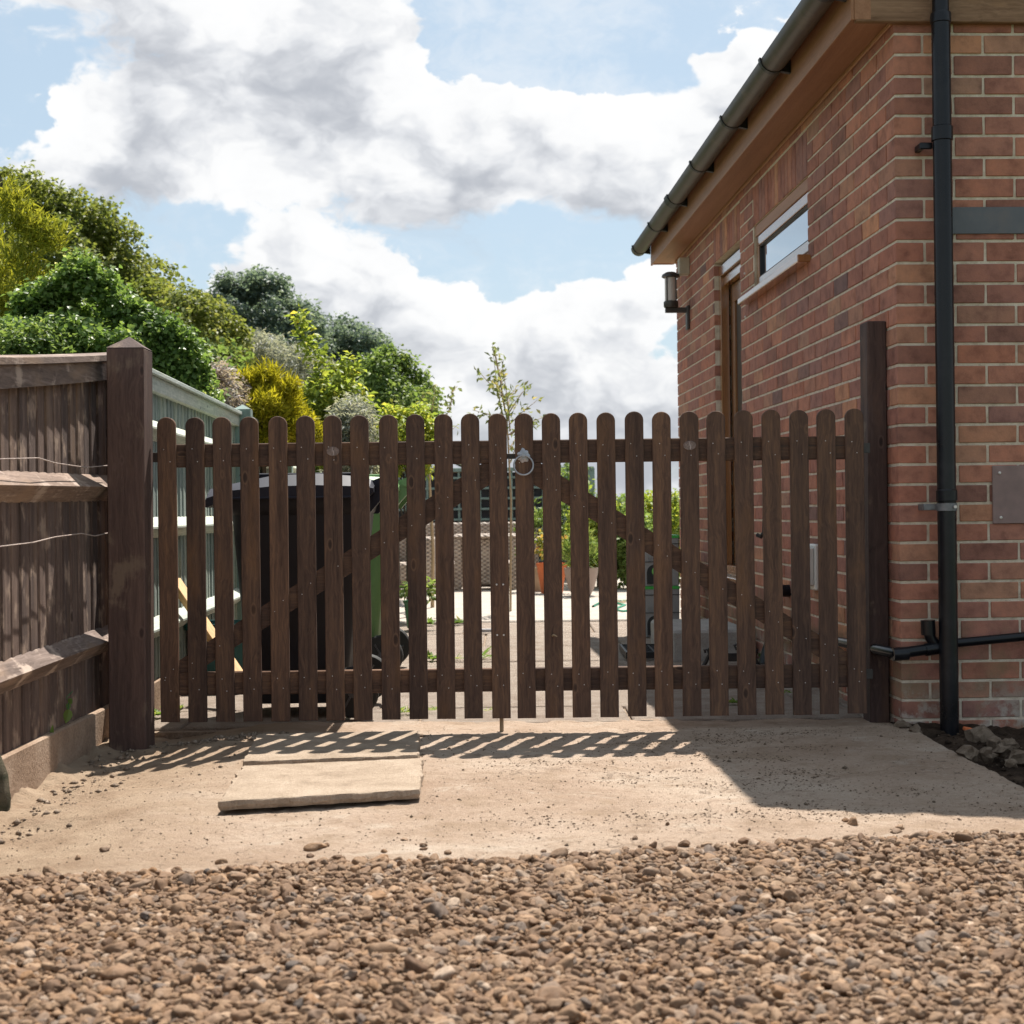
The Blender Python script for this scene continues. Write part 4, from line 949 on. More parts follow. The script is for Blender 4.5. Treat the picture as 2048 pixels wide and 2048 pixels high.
def rbox(nm, par, x0, x1, y0, y1, z0, z1): b = MB(); b.box(x0, x1, y0, y1, z0, z1, .018); return b.build(nm, M_rattan, par)
xa, xb = P(800, 1044, 16.6).x, P(1075, 1044, 16.6).x
sf = thing('rattan_sofa', 'long grey rattan garden sofa in front of the green trellis', 'sofa', ((xa + xb) / 2, 16.6, 0)); hw = (xb - xa) / 2
rbox('backrest', sf, -hw, hw, .10, .24, .12, .690); rbox('seat', sf, -hw + .02, hw - .02, -.55, .098, .10, .27)
for s in (-1, 1): rbox('armrest', sf, s * hw - (.16 if s > 0 else 0), s * hw + (0 if s > 0 else .16), -.56, .095, .07, .50)
for s in (-1, 1):
    for yy in (-.5, .18): b = MB(); b.box(-.03, .03, -.03, .03, 0, .10); b.build('leg', M_rattan, sf, (s * (hw - .06), yy, 0))
xa, xb = P(905, 1070, 15.3).x, P(1036, 1070, 15.3).x; hw = (xb - xa) / 2
tb = thing('rattan_table', 'square grey rattan table standing before the rattan sofa', 'table', ((xa + xb) / 2, 15.3, 0))
rbox('table_top', tb, -hw, hw, -.02, .66, .535, .575); rbox('panel', tb, -.10, .14, .06, .50, .06, .534)
for s in (-1, 1):
    for yy in (.0, .60): b = MB(); b.box(-.035, .035, 0, .04, 0, .534, .006); b.build('leg', M_rattan, tb, (s * (hw - .05), yy, 0))
ch = thing('rattan_armchair', 'grey rattan armchair end-on at the left of the rattan table', 'chair', (P(840, 1185, 15.0).x, 15.0, 0))
rbox('armrest', ch, .0, .135, 0, .62, .05, .555); rbox('armrest', ch, -.62, -.49, 0, .62, .05, .555); rbox('seat', ch, -.49, -.002, .06, .62, .12, .30); rbox('backrest', ch, -.49, -.002, .62, .72, .10, .68)
for x in (.10, -.58):
    for yy in (.03, .58): b = MB(); b.box(-.03, .03, -.03, .03, 0, .06); b.build('leg', M_rattan, ch, (x, yy, 0))
xa, xb = P(808, 935, 24).x, P(940, 935, 24).x
sh = thing('garden_shed', 'low brown garden shed with tan roof just showing above the trellis', 'shed', ((xa + xb) / 2, 24, 0)); hw = (xb - xa) / 2
b = MB(); b.box(-hw, hw, 0, 2, 0, 1.46); b.build('wall', M_shedwall, sh)
b = MB(); b.prism([(-hw - .1, 1.44), (0, 1.74), (hw + .1, 1.44), (hw + .1, 1.48), (0, 1.78), (-hw - .1, 1.48)], -.1, 2.1, lambda p, q, t: (p, t, q)); b.build('roof', M_shedroof, sh)

# ------------------------------------------------------------------ recycling boxes, tray, step, scraper, hose
bx = G(1287, 1274); BW = .235; BD = .40; BH = .322
for k in range(2):
    t = thing('stacking_box', ['lower grey stacking recycling box with green disc handle, by the brick wall', 'upper grey stacking recycling box with green rim, on top of its stack'][k], 'recycling box', (bx.x, bx.y, k * BH), R(2.3), 'stacked recycling boxes')
    b = MB(); b.loft([rrect(.004, BW - .004, .004, BD, .012, .0), rrect(0, BW, 0, BD, .012, BH - .022)]); smooth_angle(b.build('body', M_boxgrey, t))
    b = MB(); b.loft([rrect(-.003, BW + .003, -.003, BD + .003, .012, BH - .021), rrect(-.003, BW + .003, -.003, BD + .003, .012, BH - .003)]); b.build('green_rim', M_boxgreen, t)
    b = MB(); b.box(-.002, BW + .002, -.003, .01, BH - .060, BH - .055); b.box(-.002, BW + .002, -.003, .01, .150, .154); b.build('moulded_line', M_boxdark, t)
    # recessed arch
    pl = [(.026, .012)] + [(.085 + .059 * math.cos(math.pi - math.pi * j / 10), .085 + .052 * math.sin(math.pi * j / 10)) for j in range(11)] + [(.144, .012)]
    b = MB(); b.prism(pl, -.004, .02, lambda p, q, r_: (p, r_, q)); rc = b.build('recess', M_boxdark, t)
    b = MB(); b.lathe([(.028, -.004), (.028, -.010), (.024, -.012)], 20, (.085, 0, .092), 'y'); b.build('disc', M_boxdisc, rc)
    b = MB()     # moulded lettering, too worn to read: wavy strokes
    for j in range(3):
        xx = .030 + j * .030; b.tube([(xx, -.002, .192), (xx + .010, -.003, .180), (xx + .003, -.003, .172), (xx + .016, -.003, .164), (xx + .022, -.002, .188)], .0022, 5)
    b.build('moulded_mark', M_boxgrey, t)
tl, brr = G(1228, 1320), G(1372, 1298)
ty0, ty1 = 8.02, 8.52; tx0, tx1 = .60, .98
t = thing('drainage_tray', 'flat black plastic grid tray lying on the paving behind the right gate leaf', 'tray', (tx0, ty0, .008))
b = MB(); W2, H2 = tx1 - tx0, ty1 - ty0
for e in ((0, W2, 0, .012), (0, W2, H2 - .012, H2), (0, .012, .012, H2 - .012), (W2 - .012, W2, .012, H2 - .012)): b.box(*e, 0, .034)
b.build('rim', M_bracket, t); b = MB()
for k in range(1, 9): b.box(.012, W2 - .012, k * H2 / 9 - .005, k * H2 / 9 + .005, .016, .028)
for k in range(1, 7): b.box(k * W2 / 7 - .005, k * W2 / 7 + .005, .012, H2 - .012, .0155, .0275)
b.build('grid', M_bracket, t)
b = MB(); b.box(-.215, .215, 0, .85, -.02, .158, .014); o = b.build('concrete_step', M_step, None, (1.055, 7.98, 0), (0, 0, TH)); tag(o, 'grey concrete step block below the brown side door', 'step')
sc = thing('boot_scraper', 'dark cast-iron boot scraper with scrolled ends before the concrete step', 'boot scraper', (P(1462, 1335, 7.35).x, 7.35, 0))
b = MB(); b.box(-.15, .15, -.07, .07, .0, .016, .004); b.build('base', M_iron, sc)
b = MB(); b.box(-.105, .105, -.006, .006, .055, .095, .002); b.build('blade', M_iron, sc)
for s in (-1, 1):
    b = MB(); b.tube([(s * .148, 0, .012), (s * .125, 0, .05), (s * .105, 0, .09), (s * .112, 0, .118), (s * .128, 0, .112), (s * .124, 0, .098)], [.011, .010, .009, .009, .008, .006], 8)
    b.tube([(s * .105, 0, .09), (s * .098, 0, .13), (s * .098, 0, .145)], [.009, .007, .003], 8); b.tube([(s * .098, 0, .118), (s * .05, 0, .150), (s * .018, 0, .132), (s * .03, 0, .112)], .007, 8); smooth_angle(b.build('scroll_end', M_iron, sc), 60)
b = MB(); L = [(1290, 1222), (1245, 1226), (1228, 1222), (1250, 1213), (1232, 1209), (1200, 1210), (1186, 1216), (1205, 1206), (1260, 1204), (1310, 1208)]
b.tube([tuple(G(*p) + Vector((0, 0, .012))) for p in L], .011, 7); o = smooth_angle(b.build('garden_hose', M_hose, None)); tag(o, 'green garden hose trailing across the pale patio', 'hose')
b = MB(); c = G(952, 1265); b.box(.03, .13, 0, .03, 0, .022, .002); o = b.build('metal_offcut', M_galv, None, c); tag(o, 'short metal bar lying on the sunlit patio slabs', 'metal bar')
# ------------------------------------------------------------------ vegetation
def unit(v): return v / np.maximum(np.linalg.norm(v, axis=-1, keepdims=True), 1e-9)
def leaf_mesh(name, pos, nrm, drc, ln, wd, rn, m, parent=None, fold=.18, loc=None):
    """one folded leaf (4 triangles as 2 quads) at each position"""
    n = len(pos); nrm = unit(nrm); drc = unit(drc - nrm * np.sum(drc * nrm, 1, keepdims=True)); side = np.cross(drc, nrm)
    ln = np.asarray(ln).reshape(-1, 1) * np.ones((n, 1)); wd = np.asarray(wd).reshape(-1, 1) * np.ones((n, 1))
    b = pos; t = pos + drc * ln - nrm * ln * .12; mid = pos + drc * ln * .48
    l = mid - side * wd * .5 + nrm * wd * fold; r = mid + side * wd * .5 + nrm * wd * fold
    V = np.stack([b, r, t, l], 1).reshape(-1, 3); i = np.arange(n)[:, None] * 4
    F = np.concatenate([i + [0, 1, 2], i + [0, 2, 3]], 1).reshape(-1, 3)
    me = bpy.data.meshes.new(name); raw_mesh(me, V, F); me.materials.append(m)
    a = me.attributes.new('rnd', 'FLOAT', 'FACE'); a.data.foreach_set('value', np.repeat(np.clip(rn, 0, 1), 2).astype(np.float32))
    return put(name, me, parent, loc)
def clumps(center, rx, ry, rz, n, rmin, rmax, shape='dome'):
    """clump centres on the shell of an uneven ellipsoid"""
    out = []
    for _ in range(n):
        v = rng.normal(size=3); v /= np.linalg.norm(v); k = rng.uniform(.55, 1.0) ** .5
        if shape == 'dome' and v[2] < -.5: v[2] *= -.5
        if shape == 'cone':
            h = rng.uniform(-1, 1); rr = (1 - h) * .5 * .95 + .05; a = rng.uniform(0, 6.283); v = np.array([rr * math.cos(a), rr * math.sin(a), h]); k = rng.uniform(.75, 1)
        if rng.random() < .16: k *= rng.uniform(1.05, 1.22); out.append((np.array(center) + v * k * np.array([rx, ry, rz]), rmin * rng.uniform(.35, .7))); continue
        out.append((np.array(center) + v * k * np.array([rx, ry, rz]), rng.uniform(rmin * .7, rmax * 1.15)))
    return out
def fill(cl, center, per, mode='leaf'):
    P_, Nn, D_, R_ = [], [], [], []
    c0 = np.array(center)
    for c, r in cl:
        n = max(6, int(per * (r / np.mean([q[1] for q in cl])) ** 2))
        v = unit(rng.normal(size=(n, 3))); k = rng.uniform(.25, 1, (n, 1)) ** .45
        p = c + v * k * r * np.array([1, 1, .8]); out = unit(p - c0)
        P_.append(p); R_.append(np.full(n, rng.uniform(-.28, .26)) + rng.normal(.45, .20, n) + .16 * v[:, 2])  # leaf tone rises towards clump tops: sun-facing brightness put into the colour
        if mode == 'leaf':
            Nn.append(out * .35 + v * .5 + np.array([0, 0, .55]) + rng.normal(size=(n, 3)) * .55); D_.append(v + out * .3 + np.array([0, 0, -.35]) + rng.normal(size=(n, 3)) * .7)
        else:     # upward feathery sprays
            D_.append(v * .7 + out * .5 + np.array([0, 0, .9]) + rng.normal(size=(n, 3)) * .45); Nn.append(rng.normal(size=(n, 3)))
    return np.concatenate(P_), np.concatenate(Nn), np.concatenate(D_), np.concatenate(R_)
def n3(p, k=0): return (vnoise(p[:, 0] + 3.1, p[:, 1] + 9.2, k) + vnoise(p[:, 1] + 17.7, p[:, 2] + 1.3, k + 1) + vnoise(p[:, 2] + 5.9, p[:, 0] + 23.1, k + 2))
def plant(name, label, cat, base, center, rx, ry, rz, m, nclump, rmin, rmax, per, ln, wd, trunk=None, mode='leaf', shape='dome', group=None, bark=None, limbs=9, extra=None):
    """crown: twig tips drawn from an uneven lumpy shell, a small spray of leaves on each tip"""
    base = Vector(base); t = thing(name, label, cat, base, 0, group); c = np.array(center) - np.array(base); rr = np.array([rx, ry, rz]); off = rng.uniform(0, 40, 3)
    want = int(nclump * per / 5.5); mean = (rx + ry + rz) / 3; tips = []; got = 0
    while got < want:
        q = rng.uniform(-1.35, 1.35, (want * 4, 3))
        if shape == 'cone': rad = np.linalg.norm(q[:, :2], axis=1) / np.clip((1.15 - q[:, 2]) * .52, .03, 2) ; rad = np.where(np.abs(q[:, 2]) < 1.15, rad, 9)
        else: rad = np.linalg.norm(q * np.where(q[:, 2:] < 0, np.array([[1, 1, .8]]), 1.0), axis=1)
        w_ = q * rr + off
        edge = 1 + .26 * n3(q * 1.7 + off) + .30 * n3(w_ / (mean * .22 + .12), 3) + .16 * n3(w_ / (mean * .07 + .05), 5)
        dep = edge - rad
        hole = n3(w_ / (mean * .16 + .08), 2)
        keep = (dep > 0) & (dep < .42) & (hole > -.30) & (rng.random(len(q)) < np.where(dep < .16, 1.0, .45))
        k = q[keep] * rr; tips.append(np.concatenate([k, dep[keep][:, None]], 1)); got += len(k)
    tips = np.concatenate(tips)[:want]; dep = tips[:, 3]; tips = tips[:, :3] + c
    if extra:
        ex = []
        for e in extra:
            n = max(8, int(want * (e[3] / mean) ** 2 * .35)); v = unit(rng.normal(size=(n, 3))) * rng.uniform(.2, 1.15, (n, 1)) ** .6
            ex.append(np.array(e[:3]) - np.array(base) + v * e[3] * np.array([1, 1, .85]))
        ex = np.concatenate(ex); tips = np.concatenate([tips, ex]); dep = np.concatenate([dep, np.full(len(ex), .08)])
    out = unit((tips - c) / rr); n = len(tips); tone = .16 * n3(tips / (mean * .12 + .06) + off, 4) + rng.normal(0, .10, n) - .25 * np.clip(dep - .1, 0, 1)  # deeper tips get a darker leaf tone: inner crown shade put into the colour
    K = 6; tw = unit(out * .8 + rng.normal(size=(n, 3)) * .7 + np.array([0, 0, .25 if mode == 'leaf' else .9]))
    P_, N_, D_, R_ = [], [], [], []
    for k in range(K):
        f = (k + rng.random((n, 1))) / K
        if mode == 'leaf':
            P_.append(tips + tw * ln * 2.2 * (f - .5) + rng.normal(0, ln * .5, (n, 3))); N_.append(out * .35 + np.array([0, 0, .7]) + rng.normal(size=(n, 3)) * .6); D_.append(tw * .6 + rng.normal(size=(n, 3)) * .9 + np.array([0, 0, -.3]))
        else:
            P_.append(tips + tw * ln * 1.6 * (f - .5) + rng.normal(0, ln * .10, (n, 3))); D_.append(tw + rng.normal(size=(n, 3)) * .38); N_.append(rng.normal(size=(n, 3)))
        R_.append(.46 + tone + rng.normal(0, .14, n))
    p = np.concatenate(P_); s = np.clip(rng.lognormal(0, .28, len(p)), .45, 1.5)
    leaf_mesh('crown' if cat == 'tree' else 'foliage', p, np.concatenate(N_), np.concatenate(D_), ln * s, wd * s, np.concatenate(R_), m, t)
    if trunk:
        b = MB(); tt = Vector(tuple(c)); top = tt + Vector((0, 0, rz * .5))
        b.tube([(0, 0, -.1), (tt.x * .3, tt.y * .3, tt.z * .4), (tt.x * .8, tt.y * .8, tt.z * .8), tuple(top)], [trunk, trunk * .8, trunk * .6, trunk * .2], 8)
        for k in range(limbs):
            q = Vector(tuple(tips[rng.integers(len(tips))])); s0 = Vector((tt.x * .6, tt.y * .6, tt.z * rng.uniform(.45, .85)))
            b.tube([tuple(s0), tuple(s0.lerp(q, .5) + Vector((0, 0, rng.uniform(0, .15) * rz))), tuple(q)], [trunk * .45, trunk * .28, trunk * .08], 6)
        smooth_angle(b.build('trunk', bark or M_bark, t), 80)
    return t
def PXR(x, y, Y): p = P(x, y, Y); return (p.x, p.y, p.z)
def foot(x, Y): return (P(x, 1024, Y).x, Y, -.05)
def rpx(px, Y): return px / FPX * Y
# the big oak, upper left, and the wood edge right of it
plant('oak_tree', 'large rounded green oak rising highest behind the far left bushes', 'tree', foot(70, 17), PXR(60, 590, 17), rpx(205, 17), 1.6, rpx(205, 17), L_oak, 120, .17, .36, 390, 0.0527, 0.0396, .16, extra=[(*PXR(x, y, 16.4), .26) for x, y in ((200, 440), (240, 480), (262, 540), (285, 590), (150, 420), (90, 400), (40, 375), (180, 500), (225, 560), (130, 470), (245, 620), (200, 630))])
plant('hedgerow_tree', 'mid green hedgerow tree sloping down right of the big oak', 'tree', foot(330, 15), PXR(345, 690, 15), rpx(115, 15), .9, rpx(105, 15), L_oak, 60, .12, .26, 340, 0.0434, 0.033, .08, extra=[(*PXR(x, y, 14.8), .16) for x, y in ((290, 590), (320, 595), (355, 610), (390, 640), (300, 640))])
plant('ash_tree', 'dark blue-green ash tree standing alone in the middle distance', 'tree', foot(520, 19), PXR(520, 680, 19), rpx(112, 19), .8, rpx(115, 19), L_ash, 80, .12, .28, 436, 0.0527, 0.02772, .10, extra=[(*PXR(x, y, 18.8), .19) for x, y in ((455, 575), (500, 578), (545, 585), (590, 630), (430, 615), (620, 660), (440, 690))])
plant('willow_shrub', 'grey-green willow shrub in front of the dark ash tree', 'shrub', foot(540, 16), PXR(545, 735, 16), rpx(110, 16), .5, rpx(60, 16), L_silver, 46, .10, .2, 255, 0.0527, 0.01452, .04)
plant('hedgerow_tree', 'low dusky green tree at the right end of the wood edge', 'tree', foot(690, 20), PXR(690, 740, 20), rpx(95, 20), .7, rpx(85, 20), L_ash, 46, .12, .26, 360, 0.0527, 0.0297, .08)
plant('hedgerow_tree', 'bright leafy tree with ragged top left of the two thin saplings', 'tree', foot(790, 14), PXR(785, 815, 14), rpx(88, 14), .6, rpx(100, 14), L_green, 60, .09, .19, 380, 0.03844, 0.02376, .05, extra=[(*PXR(x, y, 13.9), .10) for x, y in ((775, 705), (800, 720), (815, 735), (840, 760), (860, 790), (740, 730))])
# near bushes over the fences
plant('golden_conifer', 'tall golden-green conifer at the far left edge above the brown fence', 'tree', foot(-20, 9.2), PXR(-30, 640, 9.2), rpx(125, 9.2), .5, rpx(270, 9.2), L_goldgreen, 90, .10, .20, 336, 0.06, 0.0088, .06, 'spray', 'cone', extra=[(*PXR(x, y, 9.0), .10) for x, y in ((20, 400), (30, 440), (60, 450), (85, 470), (40, 520), (100, 480), (20, 600), (70, 560))])
plant('ivy_bush', 'glossy bright green ivy bush spilling over behind the post', 'shrub', foot(190, 8.4), PXR(150, 700, 8.4), rpx(215, 8.4), .55, rpx(130, 8.4), L_ivy, 150, .09, .17, 345, 0.0279, 0.02376, .04, extra=[(*PXR(x, y, 8.1), .11) for x, y in ((160, 545), (200, 570), (240, 620), (280, 640), (320, 660), (360, 690), (380, 720), (120, 580), (60, 620), (90, 600), (340, 720), (320, 760), (375, 765), (400, 800), (300, 700))])
plant('dark_laurel', 'deep green laurel bush low behind the brown fence at far left', 'shrub', foot(60, 7.8), PXR(55, 730, 7.8), rpx(110, 7.8), .35, rpx(75, 7.8), L_green, 46, .08, .15, 308, 0.031, 0.01716, .03)
plant('dry_shrub', 'pale dry twiggy shrub beside the ivy over the sage fence', 'shrub', foot(445, 9.4), PXR(435, 790, 9.4), rpx(45, 9.4), .3, rpx(60, 9.4), L_dry, 26, .05, .11, 190, .035, .012, .02)
plant('golden_juniper', 'low vivid yellow juniper spreading over the sage fence', 'shrub', foot(530, 9.8), PXR(525, 830, 9.8), rpx(90, 9.8), .4, rpx(62, 9.8), L_gold, 70, .07, .15, 364, 0.052, 0.008, .03, 'spray', extra=[(*PXR(x, y, 9.6), .07) for x, y in ((470, 775), (505, 765), (535, 755), (575, 780), (600, 850))])
plant('photinia_shrub', 'tall lime-yellow tipped shrub left of the bright leafy tree', 'shrub', foot(660, 10.6), PXR(665, 830, 10.6), rpx(72, 10.6), .35, rpx(85, 10.6), L_lime, 44, .05, .12, 120, .050, .026, .02, extra=[(*PXR(x, y, 10.5), .055) for x, y in ((605, 640), (612, 670), (618, 700), (640, 720), (660, 745), (690, 725), (700, 740), (625, 760), (720, 790), (600, 800))])
plant('olive_shrub', 'silvery olive-leaved shrub rising just behind the left gate leaf', 'shrub', foot(700, 9.0), PXR(700, 870, 9.0), rpx(55, 9.0), .3, rpx(70, 9.0), L_silver, 40, .06, .12, 170, .040, .010, .02)
plant('mixed_hedge', 'shadowy green hedge low behind the sage fence', 'shrub', foot(560, 12.5), PXR(580, 900, 12.5), rpx(260, 12.5), .4, rpx(75, 12.5), L_green, 90, .11, .2, 204, 0.0341, 0.0231, .04)
plant('mixed_hedge', 'dense green hedge filling in below the oak and behind the brown fence', 'shrub', foot(120, 12), PXR(60, 860, 12), 2.3, .5, 1.0, L_green, 120, .16, .30, 210, .045, .028, .05)
plant('leafy_bush', 'fresh green bush low between bright tree and first sapling', 'shrub', foot(815, 11.5), PXR(815, 880, 11.5), rpx(62, 11.5), .3, rpx(55, 11.5), L_lime, 34, .06, .12, 150, .042, .022, .02)
# two thin saplings
def sapling(label, x, Y, tips, trunk_pts, SR=.010):
    b0 = Vector(foot(x, Y)); t = thing('sapling', label, 'tree', b0, 0, 'young saplings in the garden')
    b = MB(); tp = [P(px, py, Y) - b0 for px, py in trunk_pts]; b.tube([(0, 0, -.05)] + [tuple(p) for p in tp], [SR, SR * .85] + [SR * .7 - SR * .5 * k / len(tp) for k in range(len(tp) - 1)] + [], 7) if len(tp) > 1 else None
    pos, nr, dr = [], [], []
    for (sx, sy, tx, ty) in tips:
        s = P(sx, sy, Y) - b0; e = P(tx, ty, Y + rng.uniform(-.35, .35)) - b0; mid = s.lerp(e, .5) + Vector((rng.uniform(-.03, .03), rng.uniform(-.1, .1), rng.uniform(-.02, .05)))
        b.tube([tuple(s), tuple(mid), tuple(e)], [.006, .004, .0018], 5)
        L = (e - s).length; n = int(L * 46) + 4
        for k in range(n):
            f = .12 + .9 * (k + rng.random()) / n; q = s.lerp(mid, f * 2) if f < .5 else mid.lerp(e, min(1.02, f * 2 - 1))
            pos.append(np.array(q) + rng.normal(0, .018, 3)); dr.append(np.array((e - s).normalized()) * .6 + rng.normal(size=3) * .8 + np.array([0, 0, -.25])); nr.append(rng.normal(size=3) + np.array([0, 0, .6]))
    n = len(pos); leaf_mesh('crown', np.array(pos), np.array(nr), np.array(dr), .058 * rng.uniform(.7, 1.2, n), .026 * rng.uniform(.8, 1.2, n), rng.normal(.45, .22, n), L_sap, t)
    smooth_angle(b.build('trunk', M_palebark, t), 80)
sapling('slender sapling with arching leafy twigs in the gap of sky left of the ring latch', 1018, 12.0, [(1018, 880, 985, 690), (1020, 860, 1003, 720), (1010, 800, 955, 740), (1018, 850, 1075, 800), (1015, 830, 1060, 770), (1020, 870, 1085, 835), (1012, 850, 945, 820), (1010, 820, 985, 760), (1016, 840, 1035, 770), (1018, 880, 1000, 800), (1018, 900, 1050, 850), (1005, 770, 990, 700), (1016, 870, 1070, 850), (1018, 930, 1040, 860)], [(1022, 1000), (1018, 920), (1014, 840), (1000, 760), (988, 700)])
sapling('thin pale-stemmed sapling with a few twigs beside the bright leafy tree', 862, 12.6, [(858, 880, 845, 790), (858, 860, 870, 770), (862, 900, 905, 800), (900, 820, 915, 772), (860, 890, 840, 830), (862, 910, 915, 850), (858, 850, 868, 800), (860, 920, 850, 870), (862, 905, 885, 860)], [(866, 1100), (861, 1000), (858, 930), (857, 860)], .017)
# shrubs seen through the right gate leaf
plant('garden_shrub', 'sunny yellow-green shrub behind the taupe pot', 'shrub', foot(1195, 15.6), PXR(1195, 1060, 15.6), rpx(42, 15.6), .3, rpx(75, 15.6), L_lime, 34, .07, .13, 130, .06, .03, .02)
plant('garden_shrub', 'dark green shrub beside the lawn behind the right gate leaf', 'shrub', foot(1262, 15.2), PXR(1262, 1085, 15.2), rpx(40, 15.2), .3, rpx(62, 15.2), L_green, 34, .07, .13, 150, .055, .035, .02)
plant('garden_shrub', 'pale yellow-green shrub against the sky left of the house corner', 'shrub', foot(1325, 16.5), PXR(1325, 1060, 16.5), rpx(60, 16.5), .3, rpx(75, 16.5), L_lime, 34, .07, .14, 120, .06, .03, .02)
plant('garden_shrub', 'open leafy shrub rising in front of the right end of the trellis', 'shrub', foot(1150, 16.4), PXR(1140, 1000, 16.4), rpx(45, 16.4), .2, rpx(80, 16.4), L_green, 18, .05, .10, 70, .06, .03, .02)
plant('far_hedge', 'distant low hedge along the foot of the garden', 'hedge', foot(1200, 30), PXR(1240, 1040, 30), rpx(420, 30), .8, rpx(32, 30), L_green, 120, .2, .4, 120, .12, .07)
# pots
def pot(name, label, px, py, Y, prof, m, leafm, ph, pr, ln, wd, n=160, mode='leaf', square=False):
    p = P(px, py, Y); t = thing(name, label, 'potted plant', (p.x, Y, .006), 0, 'pots on the patio')
    b = MB(); H = max(z for r, z in prof)
    if square: b.loft([rrect(-r, r, -r, r, .01, z) for r, z in prof])
    else: b.lathe(prof, 26)
    smooth_angle(b.build('pot', m, t), 50); r0 = prof[2][0]
    cl = clumps((0, 0, H + ph * .45), pr, pr, ph * .55, 14, pr * .3, pr * .6)
    a, bn, c, d = fill(cl, (0, 0, H), n // 8, mode); leaf_mesh('foliage', a, bn, c, ln, wd, d, leafm, t)
    st = MB(); st.tube([(0, 0, H - .03), (.01, 0, H + ph * .5)], .006, 5); st.build('stem', M_bark, t)
pot('potted_plant', 'orange terracotta pot with yellow leafed plant', 1104, 1187, 14.6, [(.105, 0), (.145, .265), (.152, .268), (.152, .295), (.135, .295), (.130, .27)], M_terra, L_flower, .34, .17, .05, .028, 240)
pot('potted_plant', 'round taupe glazed bowl pot with spiky green plants', 1163, 1192, 14.1, [(.085, 0), (.125, .08), (.155, .20), (.162, .262), (.150, .262), (.14, .22)], M_taupe, L_grass, .30, .16, .11, .012, 300, 'spray')
pot('potted_plant', 'small square tan pot with a dark conifer left of the orange pot', 1068, 1180, 15.0, [(.10, 0), (.11, .215), (.115, .22), (.115, .235), (.10, .235), (.095, .2)], M_tanpot, L_green, .62, .14, .06, .014, 420, 'spray', True)
pot('potted_plant', 'dark green pot with a drooping leafy plant beside the green bin', 832, 1290, 10.4, [(.06, 0), (.08, .17), (.086, .175), (.086, .19), (.076, .19), (.07, .17)], M_greenpot, L_green, .13, .12, .075, .028, 80)
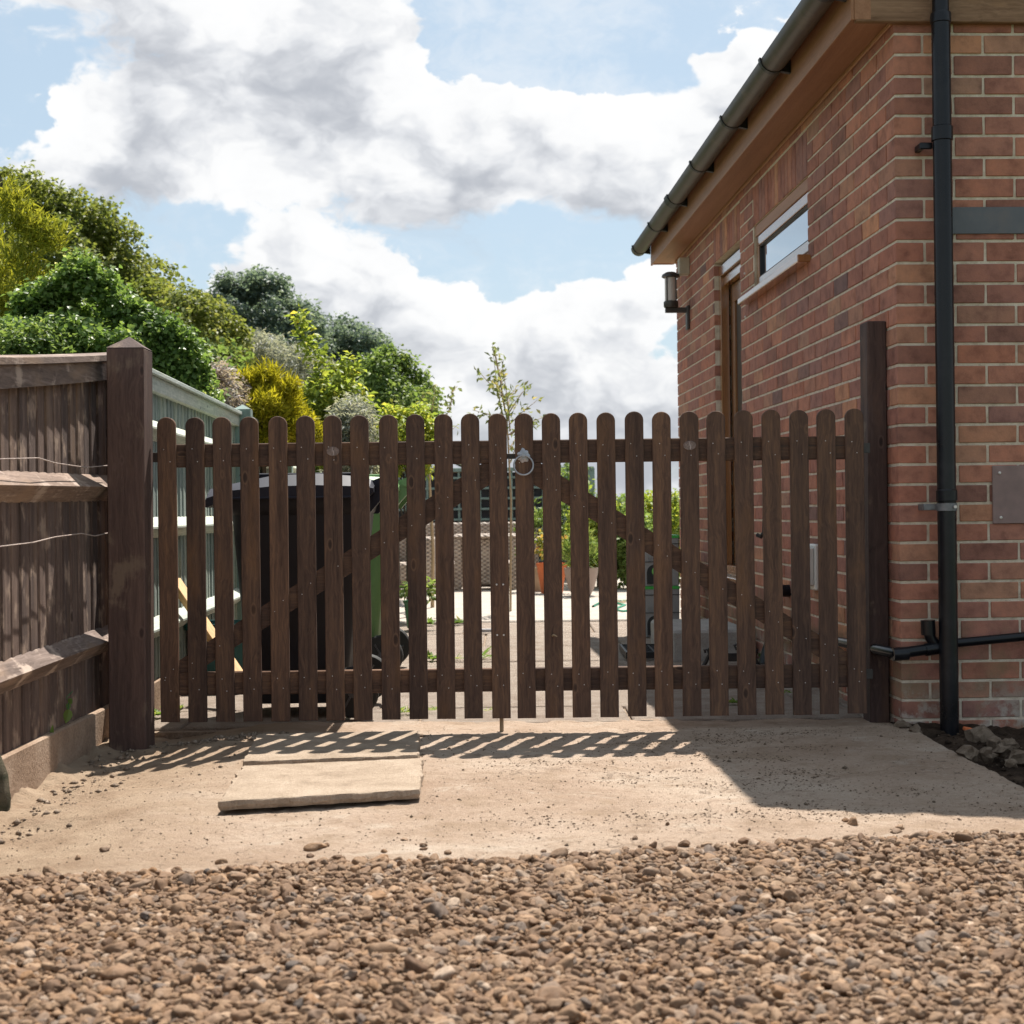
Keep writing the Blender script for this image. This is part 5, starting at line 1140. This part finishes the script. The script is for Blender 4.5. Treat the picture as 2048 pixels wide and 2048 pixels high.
# weeds in the paving joints
def weed(label, px, py, r, h, n, m=None, broad=False):
    g0 = G(px, py, .002); t = None; pos = np.zeros((n, 3)); a = rng.uniform(0, 6.283, n)
    pos[:, 0] = rng.normal(0, r * .35, n); pos[:, 1] = rng.normal(0, r * .25, n)
    d = np.stack([np.cos(a) * .7, np.sin(a) * .7, rng.uniform(.3, 1.4, n)], 1); nn = np.stack([-np.cos(a) * .5, -np.sin(a) * .5, np.ones(n)], 1) + rng.normal(size=(n, 3)) * .3
    o = leaf_mesh('weed', pos, nn, d, h * rng.uniform(.5, 1.1, n), h * (.42 if broad else .12) * rng.uniform(.7, 1.2, n), rng.normal(.55, .22, n), m or L_weed, None, .18, g0)
    tag(o, label, 'weed', 'weeds in the paving joints')
for a in (('broad leafed weed showing under the gate right of the black bin', 714, 1424, .04, .055, 26, None, True), ('grassy weed tuft under the fifth picket from the right of the left gate leaf', 806, 1424, .05, .06, 34), ('low weed patch under the gate below the fourth picket left of the centre gap', 868, 1420, .06, .03, 34),
          ('weed tuft in the far joint seen left of the centre gap', 866, 1318, .05, .06, 26, None, True), ('thin grass sprig in the far joint beside the centre gap', 968, 1316, .06, .11, 14), ('small weed in the joint two gaps left of the centre gap', 912, 1319, .04, .05, 16),
          ('bright green weed under the right gate leaf near the brick wall', 1466, 1406, .05, .035, 40, None, True), ('single leafed weed under the gate close to the slim post', 1574, 1386, .03, .03, 12, None, True), ('weed beside the thick post foot under the left gate leaf', 309, 1430, .05, .06, 26, None, True), ('low weeds between the first two pickets of the left gate leaf', 347, 1418, .05, .035, 26, None, True),
          ('yellowing weed on the pale patio edge by the green pot', 858, 1248, .05, .07, 22, None, True), ('yellowing sprig on the pale patio edge two gaps left of centre', 912, 1247, .04, .09, 12, None, True), ('tiny weed under the left gate leaf next to the centre gap', 976, 1420, .05, .022, 26), ('weed growing at the foot of the recycling boxes', 1356, 1290, .04, .13, 40, None, True), ('dry weed in the joint behind the hose', 1240, 1206, .09, .07, 50, L_dry), ('green weed by the boot scraper near the wall', 1528, 1318, .03, .06, 26, None, True), ('grass tuft on the concrete step against the brick wall', 1468, 1252, .03, .10, 24)):
    weed(*a)
# rubble in the soil bed
def rock(px, py, r, label, m=None, z=.0):
    g0 = G(px, py, z); import bmesh
    bm = bmesh.new(); bmesh.ops.create_icosphere(bm, subdivisions=2, radius=1); s = random.uniform(0, 50)
    for v in bm.verts:
        k = 1 + .95 * float(fbm(np.array([v.co.x * 1.3 + s]), np.array([v.co.y * 1.3 + v.co.z * 1.7]), 3)[0]); v.co = Vector((v.co.x * r * k, v.co.y * r * .8 * k, v.co.z * r * .72 * k))
    me = bpy.data.meshes.new('rubble_stone'); bm.to_mesh(me); bm.free(); me.materials.append(m or M_rubble)
    o = put('rubble_stone', me, None, (g0.x, g0.y, g0.z), (random.uniform(-.4, .4), random.uniform(-.4, .4), random.uniform(0, 6))); tag(o, label, 'stone', 'rubble in the soil bed')
for a in ((1960, 1474, .052, 'largest pale rubble lump in the soil bed right of the concrete edge'), (1993, 1486, .034, 'buff rubble stone just right of the largest lump'), (1936, 1508, .036, 'rounded rubble stone nearest the concrete edge in the soil bed'), (1973, 1507, .030, 'rubble stone between the two pale lumps in the soil'), (2003, 1500, .036, 'angular rubble stone in the middle of the soil bed'), (2038, 1512, .036, 'rubble stone cut by the right picture edge'), (2022, 1488, .026, 'small rubble stone behind the angular one'), (2020, 1526, .022, 'small white rubble chip low in the soil bed')): rock(*a)
b = MB(); c = G(1936, 1458, .0); b.box(-.018, .018, -.010, .010, -.008, .006, .003); o = b.build('brick_fragment', M_terra, None, c, (.1, .2, .4)); tag(o, 'small orange brick fragment on the dark soil by the downpipe', 'brick fragment')
for px, py, r, lb in ((1808, 1452, .030, 'crumbled pinkish mortar lump at the foot of the house corner'), (1832, 1462, .026, 'broken mortar piece left of the downpipe foot')): rock(px, py, r, lb, M_rubble, .0)
